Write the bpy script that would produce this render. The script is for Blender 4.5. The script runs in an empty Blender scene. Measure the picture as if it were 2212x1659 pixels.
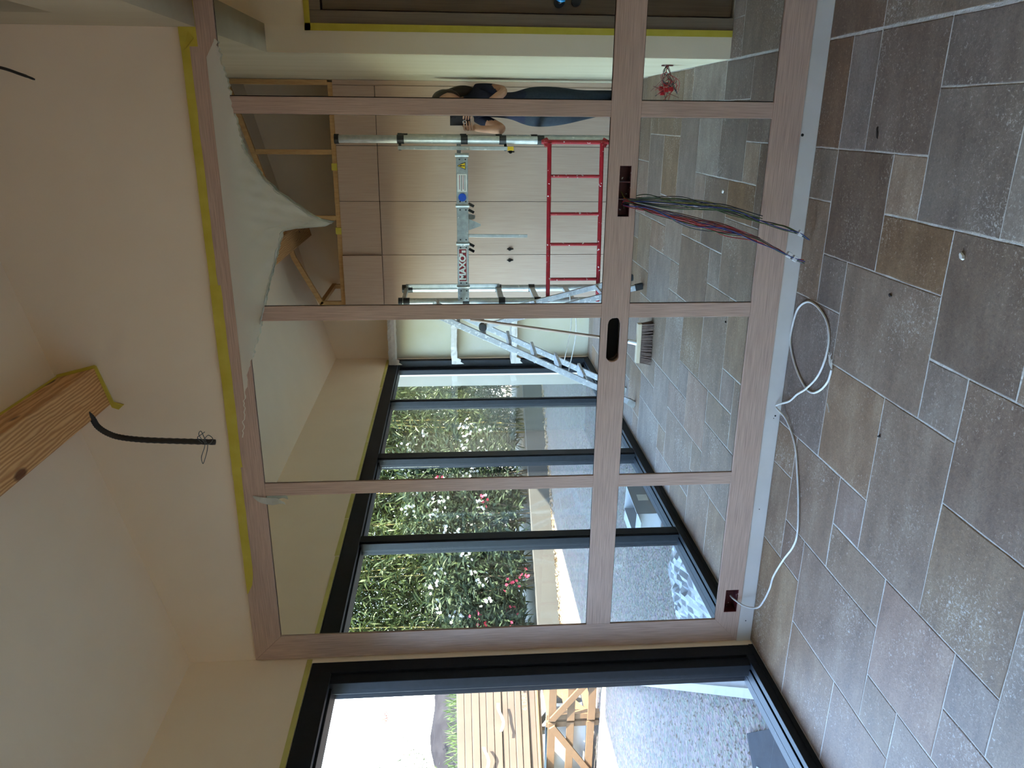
import bpy, bmesh, math, random
import numpy as np
from mathutils import Vector, Matrix
rnd = random.Random(7)
SC = bpy.context.scene
COL = SC.collection

# ------------------------------------------------------------------ camera
CAM_POS = Vector((0.0, -3.0987, 1.45))
YAW, PITCH, ROLL, FPX = math.radians(19.2207), math.radians(4.2137), math.radians(-0.9168), 1650.79
fw = Vector((-math.sin(YAW) * math.cos(PITCH), math.cos(YAW) * math.cos(PITCH), -math.sin(PITCH)))
rt0 = Vector((math.cos(YAW), math.sin(YAW), 0)); up0 = rt0.cross(fw)
rt = rt0 * math.cos(ROLL) + up0 * math.sin(ROLL); up = up0 * math.cos(ROLL) - rt0 * math.sin(ROLL)
cam = bpy.data.cameras.new('camera'); camo = bpy.data.objects.new('camera', cam); COL.objects.link(camo)
cx, cy, cz = -up, rt, -fw          # the phone was held upright while the picture lies on its side
camo.matrix_world = Matrix(((cx.x, cy.x, cz.x, CAM_POS.x), (cx.y, cy.y, cz.y, CAM_POS.y), (cx.z, cy.z, cz.z, CAM_POS.z), (0, 0, 0, 1)))
cam.sensor_fit = 'HORIZONTAL'; cam.sensor_width = 36.0; cam.lens = FPX * 36.0 / 2212.0
cam.clip_start = 0.003; cam.clip_end = 300
SC.camera = camo

# ------------------------------------------------------------------ sky, sun, exposure
SUN_DIR = Vector((0.74, -0.22, 0.74)).normalized()
world = bpy.data.worlds.new('sky'); SC.world = world; world.use_nodes = True
wn = world.node_tree.nodes; wl = world.node_tree.links
sky = wn.new('ShaderNodeTexSky'); sky.sky_type = 'NISHITA'; sky.sun_disc = False
sky.sun_elevation = math.asin(SUN_DIR.z); sky.sun_rotation = math.atan2(SUN_DIR.x, SUN_DIR.y)
sky.air_density = 1.0; sky.dust_density = 1.0; sky.ozone_density = 1.0
wl.new(sky.outputs[0], wn['Background'].inputs[0]); wn['Background'].inputs[1].default_value = 0.20
sun = bpy.data.lights.new('sun', 'SUN'); sun.energy = 3.4; sun.angle = 0.0093; sun.color = (1.0, 0.93, 0.82)
suno = bpy.data.objects.new('sun', sun); COL.objects.link(suno); suno.location = (8, -6, 12)
suno.rotation_euler = (-SUN_DIR).to_track_quat('-Z', 'Y').to_euler()
vs = SC.view_settings; vs.view_transform = 'Standard'; vs.look = 'None'; vs.gamma = 1.0; vs.use_curve_mapping = False
vs.exposure = 4.55
try:
    SC.cycles.max_bounces = 14; SC.cycles.diffuse_bounces = 8; SC.cycles.glossy_bounces = 6
    SC.cycles.transparent_max_bounces = 16; SC.cycles.sample_clamp_indirect = 6.0
    SC.cycles.use_denoising = True
except Exception:
    pass

# ------------------------------------------------------------------ helpers
def lin(c):
    return tuple((v / 12.92 if v <= 0.04045 else ((v + 0.055) / 1.055) ** 2.4) for v in [x / 255.0 for x in c[:3]]) + (1.0,)
MATS = {}
def mat(name, c1, c2=None, scale=8.0, rough=0.6, bump=0.0, bscale=None, metal=0.0, stretch=(1, 1, 1), detail=4.0, lo=0.3, hi=0.7,
        spec=0.5, coords='Object', rand=0.0, spots=None, transl=0.0):
    """procedural principled material: noise between two colours, optional bump, random tint and paint spots"""
    if name in MATS: return MATS[name]
    m = bpy.data.materials.new(name); m.use_nodes = True; nt = m.node_tree; N = nt.nodes; L = nt.links
    b = N['Principled BSDF']
    b.inputs['Roughness'].default_value = rough; b.inputs['Metallic'].default_value = metal
    b.inputs['Specular IOR Level'].default_value = spec
    tc = N.new('ShaderNodeTexCoord'); mp = N.new('ShaderNodeMapping'); mp.inputs['Scale'].default_value = stretch
    L.new(tc.outputs[coords], mp.inputs[0])
    no = N.new('ShaderNodeTexNoise'); no.inputs['Scale'].default_value = scale; no.inputs['Detail'].default_value = detail
    L.new(mp.outputs[0], no.inputs['Vector'])
    cr = N.new('ShaderNodeValToRGB'); cr.color_ramp.elements[0].position = lo; cr.color_ramp.elements[1].position = hi
    cr.color_ramp.elements[0].color = lin(c1); cr.color_ramp.elements[1].color = lin(c2 or c1)
    L.new(no.outputs[0], cr.inputs[0]); col = cr.outputs[0]
    if rand:
        oi = N.new('ShaderNodeObjectInfo'); hs = N.new('ShaderNodeHueSaturation')
        mr = N.new('ShaderNodeMapRange'); mr.inputs[3].default_value = 1 - rand; mr.inputs[4].default_value = 1 + rand
        L.new(oi.outputs['Random'], mr.inputs[0]); L.new(mr.outputs[0], hs.inputs['Value']); L.new(col, hs.inputs['Color']); col = hs.outputs[0]
    if spots:
        sc_, th, sc = spots
        n2 = N.new('ShaderNodeTexNoise'); n2.inputs['Scale'].default_value = sc_; n2.inputs['Detail'].default_value = 3
        L.new(tc.outputs[coords], n2.inputs['Vector'])
        r2 = N.new('ShaderNodeValToRGB'); r2.color_ramp.elements[0].position = th; r2.color_ramp.elements[1].position = th + 0.03
        L.new(n2.outputs[0], r2.inputs[0]); mx = N.new('ShaderNodeMixRGB'); L.new(r2.outputs[0], mx.inputs[0]); L.new(col, mx.inputs[1])
        mx.inputs[2].default_value = lin(sc); col = mx.outputs[0]
    L.new(col, b.inputs['Base Color'])
    if bump:
        bp = N.new('ShaderNodeBump'); bp.inputs['Strength'].default_value = bump; bp.inputs['Distance'].default_value = 0.01
        if bscale:
            n3 = N.new('ShaderNodeTexNoise'); n3.inputs['Scale'].default_value = bscale; n3.inputs['Detail'].default_value = 4
            L.new(mp.outputs[0], n3.inputs['Vector']); L.new(n3.outputs[0], bp.inputs['Height'])
        else:
            L.new(no.outputs[0], bp.inputs['Height'])
        L.new(bp.outputs[0], b.inputs['Normal'])
    if transl:
        tr = N.new('ShaderNodeBsdfTranslucent'); L.new(col, tr.inputs[0]); ms = N.new('ShaderNodeMixShader'); ms.inputs[0].default_value = transl
        L.new(b.outputs[0], ms.inputs[1]); L.new(tr.outputs[0], ms.inputs[2]); L.new(ms.outputs[0], N['Material Output'].inputs[0])
    MATS[name] = m
    return m

def link(o, parent=None):
    COL.objects.link(o)
    if parent is not None: o.parent = parent
    return o
def tag(o, label=None, cat=None, group=None, kind=None):
    if label: o['label'] = label
    if cat: o['category'] = cat
    if group: o['group'] = group
    if kind: o['kind'] = kind
    return o
def thing(name, label, cat, loc=(0, 0, 0), group=None):
    o = bpy.data.objects.new(name, None); o.empty_display_size = 0.1; o.location = loc; COL.objects.link(o)
    return tag(o, label, cat, group)
class MB:
    """collects shapes into one mesh"""
    def __init__(s): s.bm = bmesh.new()
    def box(s, lo, hi, M=None):
        x0, y0, z0 = lo; x1, y1, z1 = hi
        P = [(x0, y0, z0), (x1, y0, z0), (x1, y1, z0), (x0, y1, z0), (x0, y0, z1), (x1, y0, z1), (x1, y1, z1), (x0, y1, z1)]
        P = [Vector(p) for p in P]
        if M is not None: P = [M @ p for p in P]
        v = [s.bm.verts.new(p) for p in P]
        for f in ((0, 3, 2, 1), (4, 5, 6, 7), (0, 1, 5, 4), (1, 2, 6, 5), (2, 3, 7, 6), (3, 0, 4, 7)): s.bm.faces.new([v[i] for i in f])
        return s
    def bar(s, a, b, w, h, upv=(0, 0, 1)):
        a = Vector(a); b = Vector(b); d = b - a; l = d.length; d.normalize()
        u = Vector(upv); sd = d.cross(u)
        if sd.length < 1e-4: sd = d.cross(Vector((1, 0, 0)))
        sd.normalize(); u = sd.cross(d)
        M = Matrix(((d.x, sd.x, u.x, a.x), (d.y, sd.y, u.y, a.y), (d.z, sd.z, u.z, a.z), (0, 0, 0, 1)))
        return s.box((0, -w / 2, -h / 2), (l, w / 2, h / 2), M)
    def tube(s, pts, r, seg=8, caps=True, closed=False):
        pts = [Vector(p) for p in pts]; n = len(pts)
        rr = r if isinstance(r, (list, tuple)) else [r] * n
        t0 = (pts[1] - pts[0]).normalized(); nrm = t0.orthogonal().normalized(); rings = []
        for i, p in enumerate(pts):
            t = (pts[min(i + 1, n - 1)] - pts[max(i - 1, 0)])
            if t.length < 1e-9: t = t0.copy()
            t.normalize(); nrm = (nrm - t * nrm.dot(t))
            if nrm.length < 1e-6: nrm = t.orthogonal()
            nrm.normalize(); bn = t.cross(nrm)
            rings.append([s.bm.verts.new(p + (nrm * math.cos(2 * math.pi * k / seg) + bn * math.sin(2 * math.pi * k / seg)) * rr[i]) for k in range(seg)])
        for a, b in zip(rings, rings[1:]):
            for k in range(seg): s.bm.faces.new((a[k], a[(k + 1) % seg], b[(k + 1) % seg], b[k]))
        if caps:
            s.bm.faces.new(rings[0][::-1]); s.bm.faces.new(rings[-1])
        return s
    def prism(s, poly, fn0, fn1):
        a = [s.bm.verts.new(fn0(p)) for p in poly]; b = [s.bm.verts.new(fn1(p)) for p in poly]; n = len(poly)
        s.bm.faces.new(a[::-1]); s.bm.faces.new(b)
        for k in range(n): s.bm.faces.new((a[k], a[(k + 1) % n], b[(k + 1) % n], b[k]))
        return s
    def quad(s, *P):
        s.bm.faces.new([s.bm.verts.new(p) for p in P]); return s
    def ball(s, c, r, seg=10, rings=6):
        M = Matrix.Translation(Vector(c)) @ Matrix.Diagonal((*((r,) * 3 if not isinstance(r, (tuple, list)) else r), 1))
        bmesh.ops.create_uvsphere(s.bm, u_segments=seg, v_segments=rings, radius=1.0, matrix=M); return s
    def build(s, name, m, parent=None, bevel=0.0, smooth=False, segs=2):
        bmesh.ops.recalc_face_normals(s.bm, faces=s.bm.faces[:])
        if bevel: bmesh.ops.bevel(s.bm, geom=s.bm.edges[:], offset=bevel, segments=segs, affect='EDGES', clamp_overlap=True, profile=0.6)
        me = bpy.data.meshes.new(name); s.bm.to_mesh(me); s.bm.free()
        if m is not None: me.materials.append(m)
        if smooth:
            me.polygons.foreach_set('use_smooth', [True] * len(me.polygons))
        return link(bpy.data.objects.new(name, me), parent)
def smooth_pts(pts, n=6):
    """Catmull-Rom through points"""
    P = [Vector(p) for p in pts]; P = [P[0] * 2 - P[1]] + P + [P[-1] * 2 - P[-2]]; out = []
    for i in range(1, len(P) - 2):
        p0, p1, p2, p3 = P[i - 1:i + 3]
        for k in range(n):
            t = k / n
            out.append(0.5 * ((2 * p1) + (p2 - p0) * t + (2 * p0 - 5 * p1 + 4 * p2 - p3) * t * t + (3 * p1 - p0 - 3 * p2 + p3) * t ** 3))
    out.append(P[-2]); return out
def plate(name, outer, holes, depth, fn, m, parent=None):
    """flat plate with holes from 2-D outlines; fn(u, v, w) -> world point, w in 0..depth"""
    cu = bpy.data.curves.new('tmp', 'CURVE'); cu.dimensions = '2D'; cu.fill_mode = 'BOTH'; cu.extrude = depth / 2
    for poly in [outer] + holes:
        sp = cu.splines.new('POLY'); sp.points.add(len(poly) - 1); sp.use_cyclic_u = True
        for p, q in zip(sp.points, poly): p.co = (q[0], q[1], 0, 1)
    o = bpy.data.objects.new('tmp', cu); COL.objects.link(o)
    dg = bpy.context.evaluated_depsgraph_get(); me = bpy.data.meshes.new_from_object(o.evaluated_get(dg))
    bpy.data.objects.remove(o); bpy.data.curves.remove(cu)
    for v in me.vertices: v.co = fn(v.co.x, v.co.y, v.co.z + depth / 2)
    bm = bmesh.new(); bm.from_mesh(me); bmesh.ops.remove_doubles(bm, verts=bm.verts[:], dist=1e-5)
    bmesh.ops.recalc_face_normals(bm, faces=bm.faces[:]); bm.to_mesh(me); bm.free()
    me.name = name; me.materials.clear(); me.materials.append(m)
    return link(bpy.data.objects.new(name, me), parent)
def rect(x0, y0, x1, y1): return [(x0, y0), (x1, y0), (x1, y1), (x0, y1)]
def text(name, body, size, M, m, parent=None, depth=0.0006, bold=0.0):
    cu = bpy.data.curves.new('tmp', 'FONT'); cu.body = body; cu.size = size; cu.extrude = depth; cu.offset = bold
    cu.align_x = 'CENTER'; cu.align_y = 'CENTER'
    o = bpy.data.objects.new('tmp', cu); COL.objects.link(o)
    dg = bpy.context.evaluated_depsgraph_get(); me = bpy.data.meshes.new_from_object(o.evaluated_get(dg))
    bpy.data.objects.remove(o); bpy.data.curves.remove(cu)
    me.transform(M); me.name = name; me.materials.clear(); me.materials.append(m)
    return link(bpy.data.objects.new(name, me), parent)
def raw_mesh(name, V, F, m, parent=None, smooth=False, mats=None, midx=None):
    me = bpy.data.meshes.new(name); me.from_pydata([tuple(v) for v in V], [], [tuple(f) for f in F])
    for x in (mats or [m]): me.materials.append(x)
    if midx is not None: me.polygons.foreach_set('material_index', midx)
    if smooth: me.polygons.foreach_set('use_smooth', [True] * len(me.polygons))
    me.update(); return link(bpy.data.objects.new(name, me), parent)

# ------------------------------------------------------------------ materials
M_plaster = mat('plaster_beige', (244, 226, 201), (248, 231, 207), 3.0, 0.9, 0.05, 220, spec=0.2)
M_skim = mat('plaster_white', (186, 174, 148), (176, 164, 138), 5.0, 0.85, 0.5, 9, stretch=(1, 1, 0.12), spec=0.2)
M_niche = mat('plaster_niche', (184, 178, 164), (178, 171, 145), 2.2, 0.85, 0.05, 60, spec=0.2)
M_cream = mat('cream_wall', (153, 145, 133), (146, 139, 127), 4.0, 0.85, 0.03, 90)
M_plinth = mat('plinth_white', (222, 216, 208), (212, 205, 196), 6.0, 0.7, 0.05, 80)
M_lamV = mat('laminate_upright', (174, 145, 128), (218, 188, 168), 22.0, 0.5, 0.12, None, stretch=(14, 14, 0.35), detail=6, lo=0.25, hi=0.75)
M_lamH = mat('laminate_level', (174, 145, 128), (218, 188, 168), 22.0, 0.5, 0.12, None, stretch=(0.35, 14, 14), detail=6, lo=0.25, hi=0.75)
M_cab = mat('laminate_cabinet', (192, 162, 141), (203, 175, 153), 14.0, 0.5, 0.03, None, stretch=(10, 10, 0.25), detail=5)
M_doorlam = mat('laminate_door', (120, 104, 88), (134, 117, 100), 14.0, 0.5, 0.03, None, stretch=(10, 10, 0.25), detail=5)
M_black = mat('gap_black', (16, 14, 13), (22, 20, 18), 10, 0.8)
M_alu_dark = mat('anthracite_aluminium', (24, 27, 32), (29, 32, 38), 30, 0.5, 0.02, 300, spec=0.2)
M_grout = mat('pale_grout', (208, 200, 188), (184, 176, 164), 40, 0.95, 0.5, 120)
M_tape = mat('yellow_tape', (213, 193, 65), (226, 208, 87), 12, 0.55, 0.05, 40, transl=0.15)
M_redbox = mat('oxblood_plastic', (74, 18, 22), (96, 30, 30), 40, 0.45, 0.05, spots=(60, 0.66, (205, 196, 188)))
M_white_pl = mat('white_plastic', (232, 230, 226), (222, 220, 216), 20, 0.45)
M_cablew = mat('white_cable_sheath', (226, 222, 214), (208, 203, 194), 30, 0.5)
M_beam = None
M_conduit = mat('black_conduit', (34, 32, 31), (44, 42, 40), 60, 0.5)
M_steel = mat('galvanised_steel', (176, 180, 178), (150, 155, 154), 30, 0.45, 0.03, metal=0.55, spots=(34, 0.68, (230, 228, 222)))
M_alu = mat('brushed_aluminium', (206, 208, 204), (182, 185, 182), 25, 0.4, 0.02, metal=0.45, spots=(22, 0.66, (236, 234, 228)))
M_spatter = mat('paint_spattered_aluminium', (166, 168, 170), (196, 196, 196), 30, 0.5, 0.06, metal=0.25, spots=(46, 0.60, (222, 220, 216)))
M_redpaint = mat('red_paint', (168, 22, 34), (140, 18, 28), 25, 0.4, 0.03, spots=(38, 0.66, (236, 226, 220)))
M_blackpl = mat('black_plastic', (24, 24, 26), (34, 34, 36), 40, 0.5, spots=(60, 0.70, (220, 218, 214)))
M_wood_new = mat('pine_batten', (214, 172, 116), (192, 148, 94), 9, 0.7, 0.05, None, stretch=(6, 6, 1.2))
M_crate = mat('crate_pine', (84, 60, 34), (72, 51, 26), 9, 0.75, 0.05, None, stretch=(3, 3, 3))
M_card = mat('cardboard', (59, 47, 36), (52, 41, 31), 5, 0.85, 0.05, 60, rand=0.07)
M_paper = mat('wrapping_paper', (196, 190, 179), (182, 174, 164), 12, 0.8, 0.5, 30)

def wood_beam_mat():
    m = bpy.data.materials.new('sawn_pine_beam'); m.use_nodes = True; nt = m.node_tree; N = nt.nodes; L = nt.links; b = N['Principled BSDF']
    b.inputs['Roughness'].default_value = 0.65
    tc = N.new('ShaderNodeTexCoord'); mp = N.new('ShaderNodeMapping'); mp.inputs['Scale'].default_value = (1.0, 0.16, 1.0); L.new(tc.outputs['Object'], mp.inputs[0])
    n0 = N.new('ShaderNodeTexNoise'); n0.inputs['Scale'].default_value = 5.0; n0.inputs['Detail'].default_value = 2; L.new(mp.outputs[0], n0.inputs['Vector'])
    vo = N.new('ShaderNodeTexVoronoi'); vo.inputs['Scale'].default_value = 3.2; L.new(mp.outputs[0], vo.inputs['Vector'])
    wv = N.new('ShaderNodeTexWave'); wv.wave_type = 'BANDS'; wv.bands_direction = 'X'; wv.inputs['Scale'].default_value = 24.0
    wv.inputs['Distortion'].default_value = 9.0; wv.inputs['Detail'].default_value = 3.0; wv.inputs['Detail Scale'].default_value = 0.9
    L.new(mp.outputs[0], wv.inputs['Vector'])
    cr = N.new('ShaderNodeValToRGB'); cr.color_ramp.elements[0].color = lin((196, 138, 84)); cr.color_ramp.elements[1].color = lin((234, 186, 128))
    L.new(wv.outputs[1] if len(wv.outputs) > 1 else wv.outputs[0], cr.inputs[0])
    mp2 = N.new('ShaderNodeMapping'); mp2.inputs['Scale'].default_value = (1.0, 0.45, 1.0); L.new(tc.outputs['Object'], mp2.inputs[0])
    vk = N.new('ShaderNodeTexVoronoi'); vk.inputs['Scale'].default_value = 6.5; L.new(mp2.outputs[0], vk.inputs['Vector'])
    kr = N.new('ShaderNodeValToRGB'); kr.color_ramp.elements[0].position = 0.09; kr.color_ramp.elements[1].position = 0.14
    L.new(vk.outputs['Distance'], kr.inputs[0]); mx = N.new('ShaderNodeMixRGB'); L.new(kr.outputs[0], mx.inputs[0])
    mx.inputs[1].default_value = lin((120, 74, 44)); L.new(cr.outputs[0], mx.inputs[2]); L.new(mx.outputs[0], b.inputs['Base Color'])
    bp = N.new('ShaderNodeBump'); bp.inputs['Strength'].default_value = 0.35; bp.inputs['Distance'].default_value = 0.004
    L.new(wv.outputs[1] if len(wv.outputs) > 1 else wv.outputs[0], bp.inputs['Height']); L.new(bp.outputs[0], b.inputs['Normal'])
    return m
M_beam = wood_beam_mat()

def tile_mat():
    m = bpy.data.materials.new('travertine'); m.use_nodes = True; nt = m.node_tree; N = nt.nodes; L = nt.links; b = N['Principled BSDF']
    b.inputs['Specular IOR Level'].default_value = 0.3
    tc = N.new('ShaderNodeTexCoord'); oi = N.new('ShaderNodeObjectInfo')
    off = N.new('ShaderNodeVectorMath'); off.operation = 'ADD'
    sc = N.new('ShaderNodeVectorMath'); sc.operation = 'SCALE'; sc.inputs[3].default_value = 37.0
    cb = N.new('ShaderNodeCombineXYZ'); L.new(oi.outputs['Random'], cb.inputs[0]); L.new(oi.outputs['Random'], cb.inputs[1]); L.new(cb.outputs[0], sc.inputs[0])
    L.new(tc.outputs['Object'], off.inputs[0]); L.new(sc.outputs[0], off.inputs[1])
    mp = N.new('ShaderNodeMapping'); mp.inputs['Scale'].default_value = (1.0, 2.2, 1.0); L.new(off.outputs[0], mp.inputs[0])
    n1 = N.new('ShaderNodeTexNoise'); n1.inputs['Scale'].default_value = 4.5; n1.inputs['Detail'].default_value = 6; n1.inputs['Roughness'].default_value = 0.62; L.new(mp.outputs[0], n1.inputs['Vector'])
    n2 = N.new('ShaderNodeTexNoise'); n2.inputs['Scale'].default_value = 95; n2.inputs['Detail'].default_value = 6; n2.inputs['Roughness'].default_value = 0.7; n2.inputs['Distortion'].default_value = 1.2; L.new(off.outputs[0], n2.inputs['Vector'])
    cr = N.new('ShaderNodeValToRGB'); e = cr.color_ramp.elements
    e[0].position = 0.28; e[0].color = lin((124, 100, 81)); e[1].position = 0.72; e[1].color = lin((162, 140, 118)); k = e.new(0.5); k.color = lin((144, 119, 98))
    L.new(n1.outputs[0], cr.inputs[0])
    # one stone is warmer, darker or greyer than the next
    hs = N.new('ShaderNodeHueSaturation'); mr = N.new('ShaderNodeMapRange'); mr.inputs[3].default_value = 0.90; mr.inputs[4].default_value = 1.06
    L.new(oi.outputs['Random'], mr.inputs[0]); L.new(mr.outputs[0], hs.inputs['Value'])
    fr = N.new('ShaderNodeMath'); fr.operation = 'FRACT'; mu = N.new('ShaderNodeMath'); mu.operation = 'MULTIPLY'; mu.inputs[1].default_value = 7.31
    L.new(oi.outputs['Random'], mu.inputs[0]); L.new(mu.outputs[0], fr.inputs[0])
    ms = N.new('ShaderNodeMapRange'); ms.inputs[3].default_value = 0.62; ms.inputs[4].default_value = 1.12; L.new(fr.outputs[0], ms.inputs[0]); L.new(ms.outputs[0], hs.inputs['Saturation'])
    tn = N.new('ShaderNodeMixRGB'); tn.blend_type = 'MULTIPLY'; tn.inputs[0].default_value = 1.0; L.new(cr.outputs[0], tn.inputs[1]); L.new(oi.outputs['Color'], tn.inputs[2])  # object colour carries the stone tone and the shading painted into listed tiles
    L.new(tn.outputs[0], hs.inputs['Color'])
    # pale dust caught in the pits
    n4 = N.new('ShaderNodeTexNoise'); n4.inputs['Scale'].default_value = 2.2; n4.inputs['Detail'].default_value = 3; L.new(off.outputs[0], n4.inputs['Vector'])
    ad = N.new('ShaderNodeMath'); ad.operation = 'MULTIPLY_ADD'; ad.inputs[1].default_value = 0.45; L.new(n4.outputs[0], ad.inputs[0]); L.new(n2.outputs[0], ad.inputs[2])
    dr = N.new('ShaderNodeValToRGB'); dr.color_ramp.elements[0].position = 0.82; dr.color_ramp.elements[1].position = 1.0; L.new(ad.outputs[0], dr.inputs[0])
    mx = N.new('ShaderNodeMixRGB'); L.new(dr.outputs[0], mx.inputs[0]); L.new(hs.outputs[0], mx.inputs[1]); mx.inputs[2].default_value = lin((190, 183, 172))
    # fine dark grain
    g = N.new('ShaderNodeMixRGB'); g.blend_type = 'OVERLAY'; g.inputs[0].default_value = 0.7; L.new(mx.outputs[0], g.inputs[1]); L.new(n2.outputs[0], g.inputs[2])
    L.new(g.outputs[0], b.inputs['Base Color'])
    rr = N.new('ShaderNodeMapRange'); rr.inputs[3].default_value = 0.45; rr.inputs[4].default_value = 0.7; L.new(n1.outputs[0], rr.inputs[0]); L.new(rr.outputs[0], b.inputs['Roughness'])
    bp = N.new('ShaderNodeBump'); bp.inputs['Strength'].default_value = 0.35; bp.inputs['Distance'].default_value = 0.004; L.new(n2.outputs[0], bp.inputs['Height']); L.new(bp.outputs[0], b.inputs['Normal'])
    return m
M_tile = tile_mat()

def glossy_mat(name, c, rough=0.0):
    m = bpy.data.materials.new(name); m.use_nodes = True; N = m.node_tree.nodes; L = m.node_tree.links; N.remove(N['Principled BSDF'])
    g = N.new('ShaderNodeBsdfGlossy'); g.inputs['Color'].default_value = c; g.inputs['Roughness'].default_value = rough
    L.new(g.outputs[0], N['Material Output'].inputs[0]); return m
M_mirror = glossy_mat('silvered_glass', (0.86, 0.90, 0.855, 1))
def pane_mat():
    """thin window glass: clear with a Fresnel reflection and a streaky dust film"""
    m = bpy.data.materials.new('window_glass'); m.use_nodes = True; N = m.node_tree.nodes; L = m.node_tree.links; N.remove(N['Principled BSDF'])
    t = N.new('ShaderNodeBsdfTransparent'); t.inputs[0].default_value = (0.96, 0.98, 0.97, 1); g = N.new('ShaderNodeBsdfGlossy'); g.inputs['Roughness'].default_value = 0.01
    f = N.new('ShaderNodeLayerWeight'); f.inputs[0].default_value = 0.5; pw = N.new('ShaderNodeMath'); pw.operation = 'POWER'; pw.inputs[1].default_value = 5.0; L.new(f.outputs['Facing'], pw.inputs[0])
    fm_ = N.new('ShaderNodeMath'); fm_.operation = 'MULTIPLY_ADD'; fm_.inputs[1].default_value = 0.9; fm_.inputs[2].default_value = 0.035; L.new(pw.outputs[0], fm_.inputs[0])
    ms = N.new('ShaderNodeMixShader'); L.new(fm_.outputs[0], ms.inputs[0]); L.new(t.outputs[0], ms.inputs[1]); L.new(g.outputs[0], ms.inputs[2])
    tc = N.new('ShaderNodeTexCoord'); mp = N.new('ShaderNodeMapping'); mp.inputs['Scale'].default_value = (1, 3.0, 0.5); L.new(tc.outputs['Object'], mp.inputs[0])
    no = N.new('ShaderNodeTexNoise'); no.inputs['Scale'].default_value = 2.5; no.inputs['Detail'].default_value = 6; L.new(mp.outputs[0], no.inputs['Vector'])
    mr = N.new('ShaderNodeMapRange'); mr.inputs[1].default_value = 0.45; mr.inputs[2].default_value = 0.8; mr.inputs[3].default_value = 0.0; mr.inputs[4].default_value = 0.05; L.new(no.outputs[0], mr.inputs[0])
    d = N.new('ShaderNodeBsdfDiffuse'); d.inputs[0].default_value = (0.8, 0.82, 0.82, 1); m2 = N.new('ShaderNodeMixShader')
    L.new(mr.outputs[0], m2.inputs[0]); L.new(ms.outputs[0], m2.inputs[1]); L.new(d.outputs[0], m2.inputs[2]); L.new(m2.outputs[0], N['Material Output'].inputs[0])
    return m
M_glass = pane_mat()
def film_mat():
    m = bpy.data.materials.new('protective_film'); m.use_nodes = True; N = m.node_tree.nodes; L = m.node_tree.links; N.remove(N['Principled BSDF'])
    t = N.new('ShaderNodeBsdfTransparent'); t.inputs[0].default_value = (0.95, 0.97, 0.94, 1); d = N.new('ShaderNodeBsdfDiffuse'); d.inputs[0].default_value = (0.94, 0.93, 0.82, 1)
    tl = N.new('ShaderNodeBsdfTranslucent'); tl.inputs[0].default_value = (0.94, 0.93, 0.82, 1)
    a = N.new('ShaderNodeMixShader'); a.inputs[0].default_value = 0.3; L.new(d.outputs[0], a.inputs[1]); L.new(tl.outputs[0], a.inputs[2])
    b = N.new('ShaderNodeMixShader'); b.inputs[0].default_value = 0.85; L.new(t.outputs[0], b.inputs[1]); L.new(a.outputs[0], b.inputs[2])
    L.new(b.outputs[0], N['Material Output'].inputs[0]); return m
M_film = film_mat()

# ================================================================== THE SETTING
XL, XR, YB, YC = -2.46, 0.30, -4.87, -1.12       # glazed wall, right wall, back wall, corridor wall
def ceil_z(x): return 2.73 + 0.25 * (x - XL)
# ---- floor: Versailles-pattern travertine on a grout bed, traced on its 20 cm module
fl = MB(); fl.box((XL - 0.02, YB - 0.05, -0.12), (2.3, 0.12, -0.0016))
floor = tag(fl.build('floor', M_grout), kind='structure')
GX, GY = 0.1963, 0.1918
base = [(4, 6, 2, 5), (5, 8, 0, 2), (2, 4, 1, 3), (6, 8, 2, 4), (3, 4, 3, 5), (2, 3, 3, 4), (4, 5, 1, 2)]
tiles = set()
for a in range(-6, 8):
    for b in range(-4, 9):
        for (k0, k1, j0, j1) in base:
            q = (k0 + 6 * a + b, k1 + 6 * a + b, j0 + 4 * b, j1 + 4 * b)
            if q == (0, 3, 4, 6): tiles |= {(0, 1, 4, 6), (1, 3, 4, 6)}
            elif q == (-1, 2, 0, 2): tiles |= {(-1, 0, 0, 2), (0, 2, 0, 1), (0, 2, 1, 2)}
            else: tiles.add(q)
STONE_SHADE = {(0, 2, 2, 4): (.62, .57, .55), (2, 4, 1, 3): (.60, .56, .55), (0, 2, 1, 2): (.74, .70, .67), (0, 2, 0, 1): (.64, .58, .56), (0, 1, 4, 6): (.62, .53, .44), (1, 3, 4, 6): (.68, .60, .49), (-1, 0, 0, 2): (.60, .54, .51), (-1, 1, 2, 4): (.62, .58, .57),  # tile tints: stone colour plus painted-in shading, darkest towards the right wall
         (3, 4, 3, 5): (.72, .66, .58), (3, 5, 5, 7): (.66, .60, .53), (2, 3, 3, 4): (1.0, .98, .93), (2, 3, 0, 1): (.62, .57, .54), (3, 5, 0, 1): (.62, .56, .52), (4, 5, 1, 2): (.70, .67, .64), (5, 8, 0, 2): (.78, .72, .66), (4, 6, 2, 5): (.82, .79, .74), (5, 6, 5, 6): (.90, .86, .78), (6, 9, 4, 6): (.92, .91, .89), (6, 8, 2, 4): (.90, .89, .87), (5, 7, 6, 9): (.70, .64, .58)}
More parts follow.
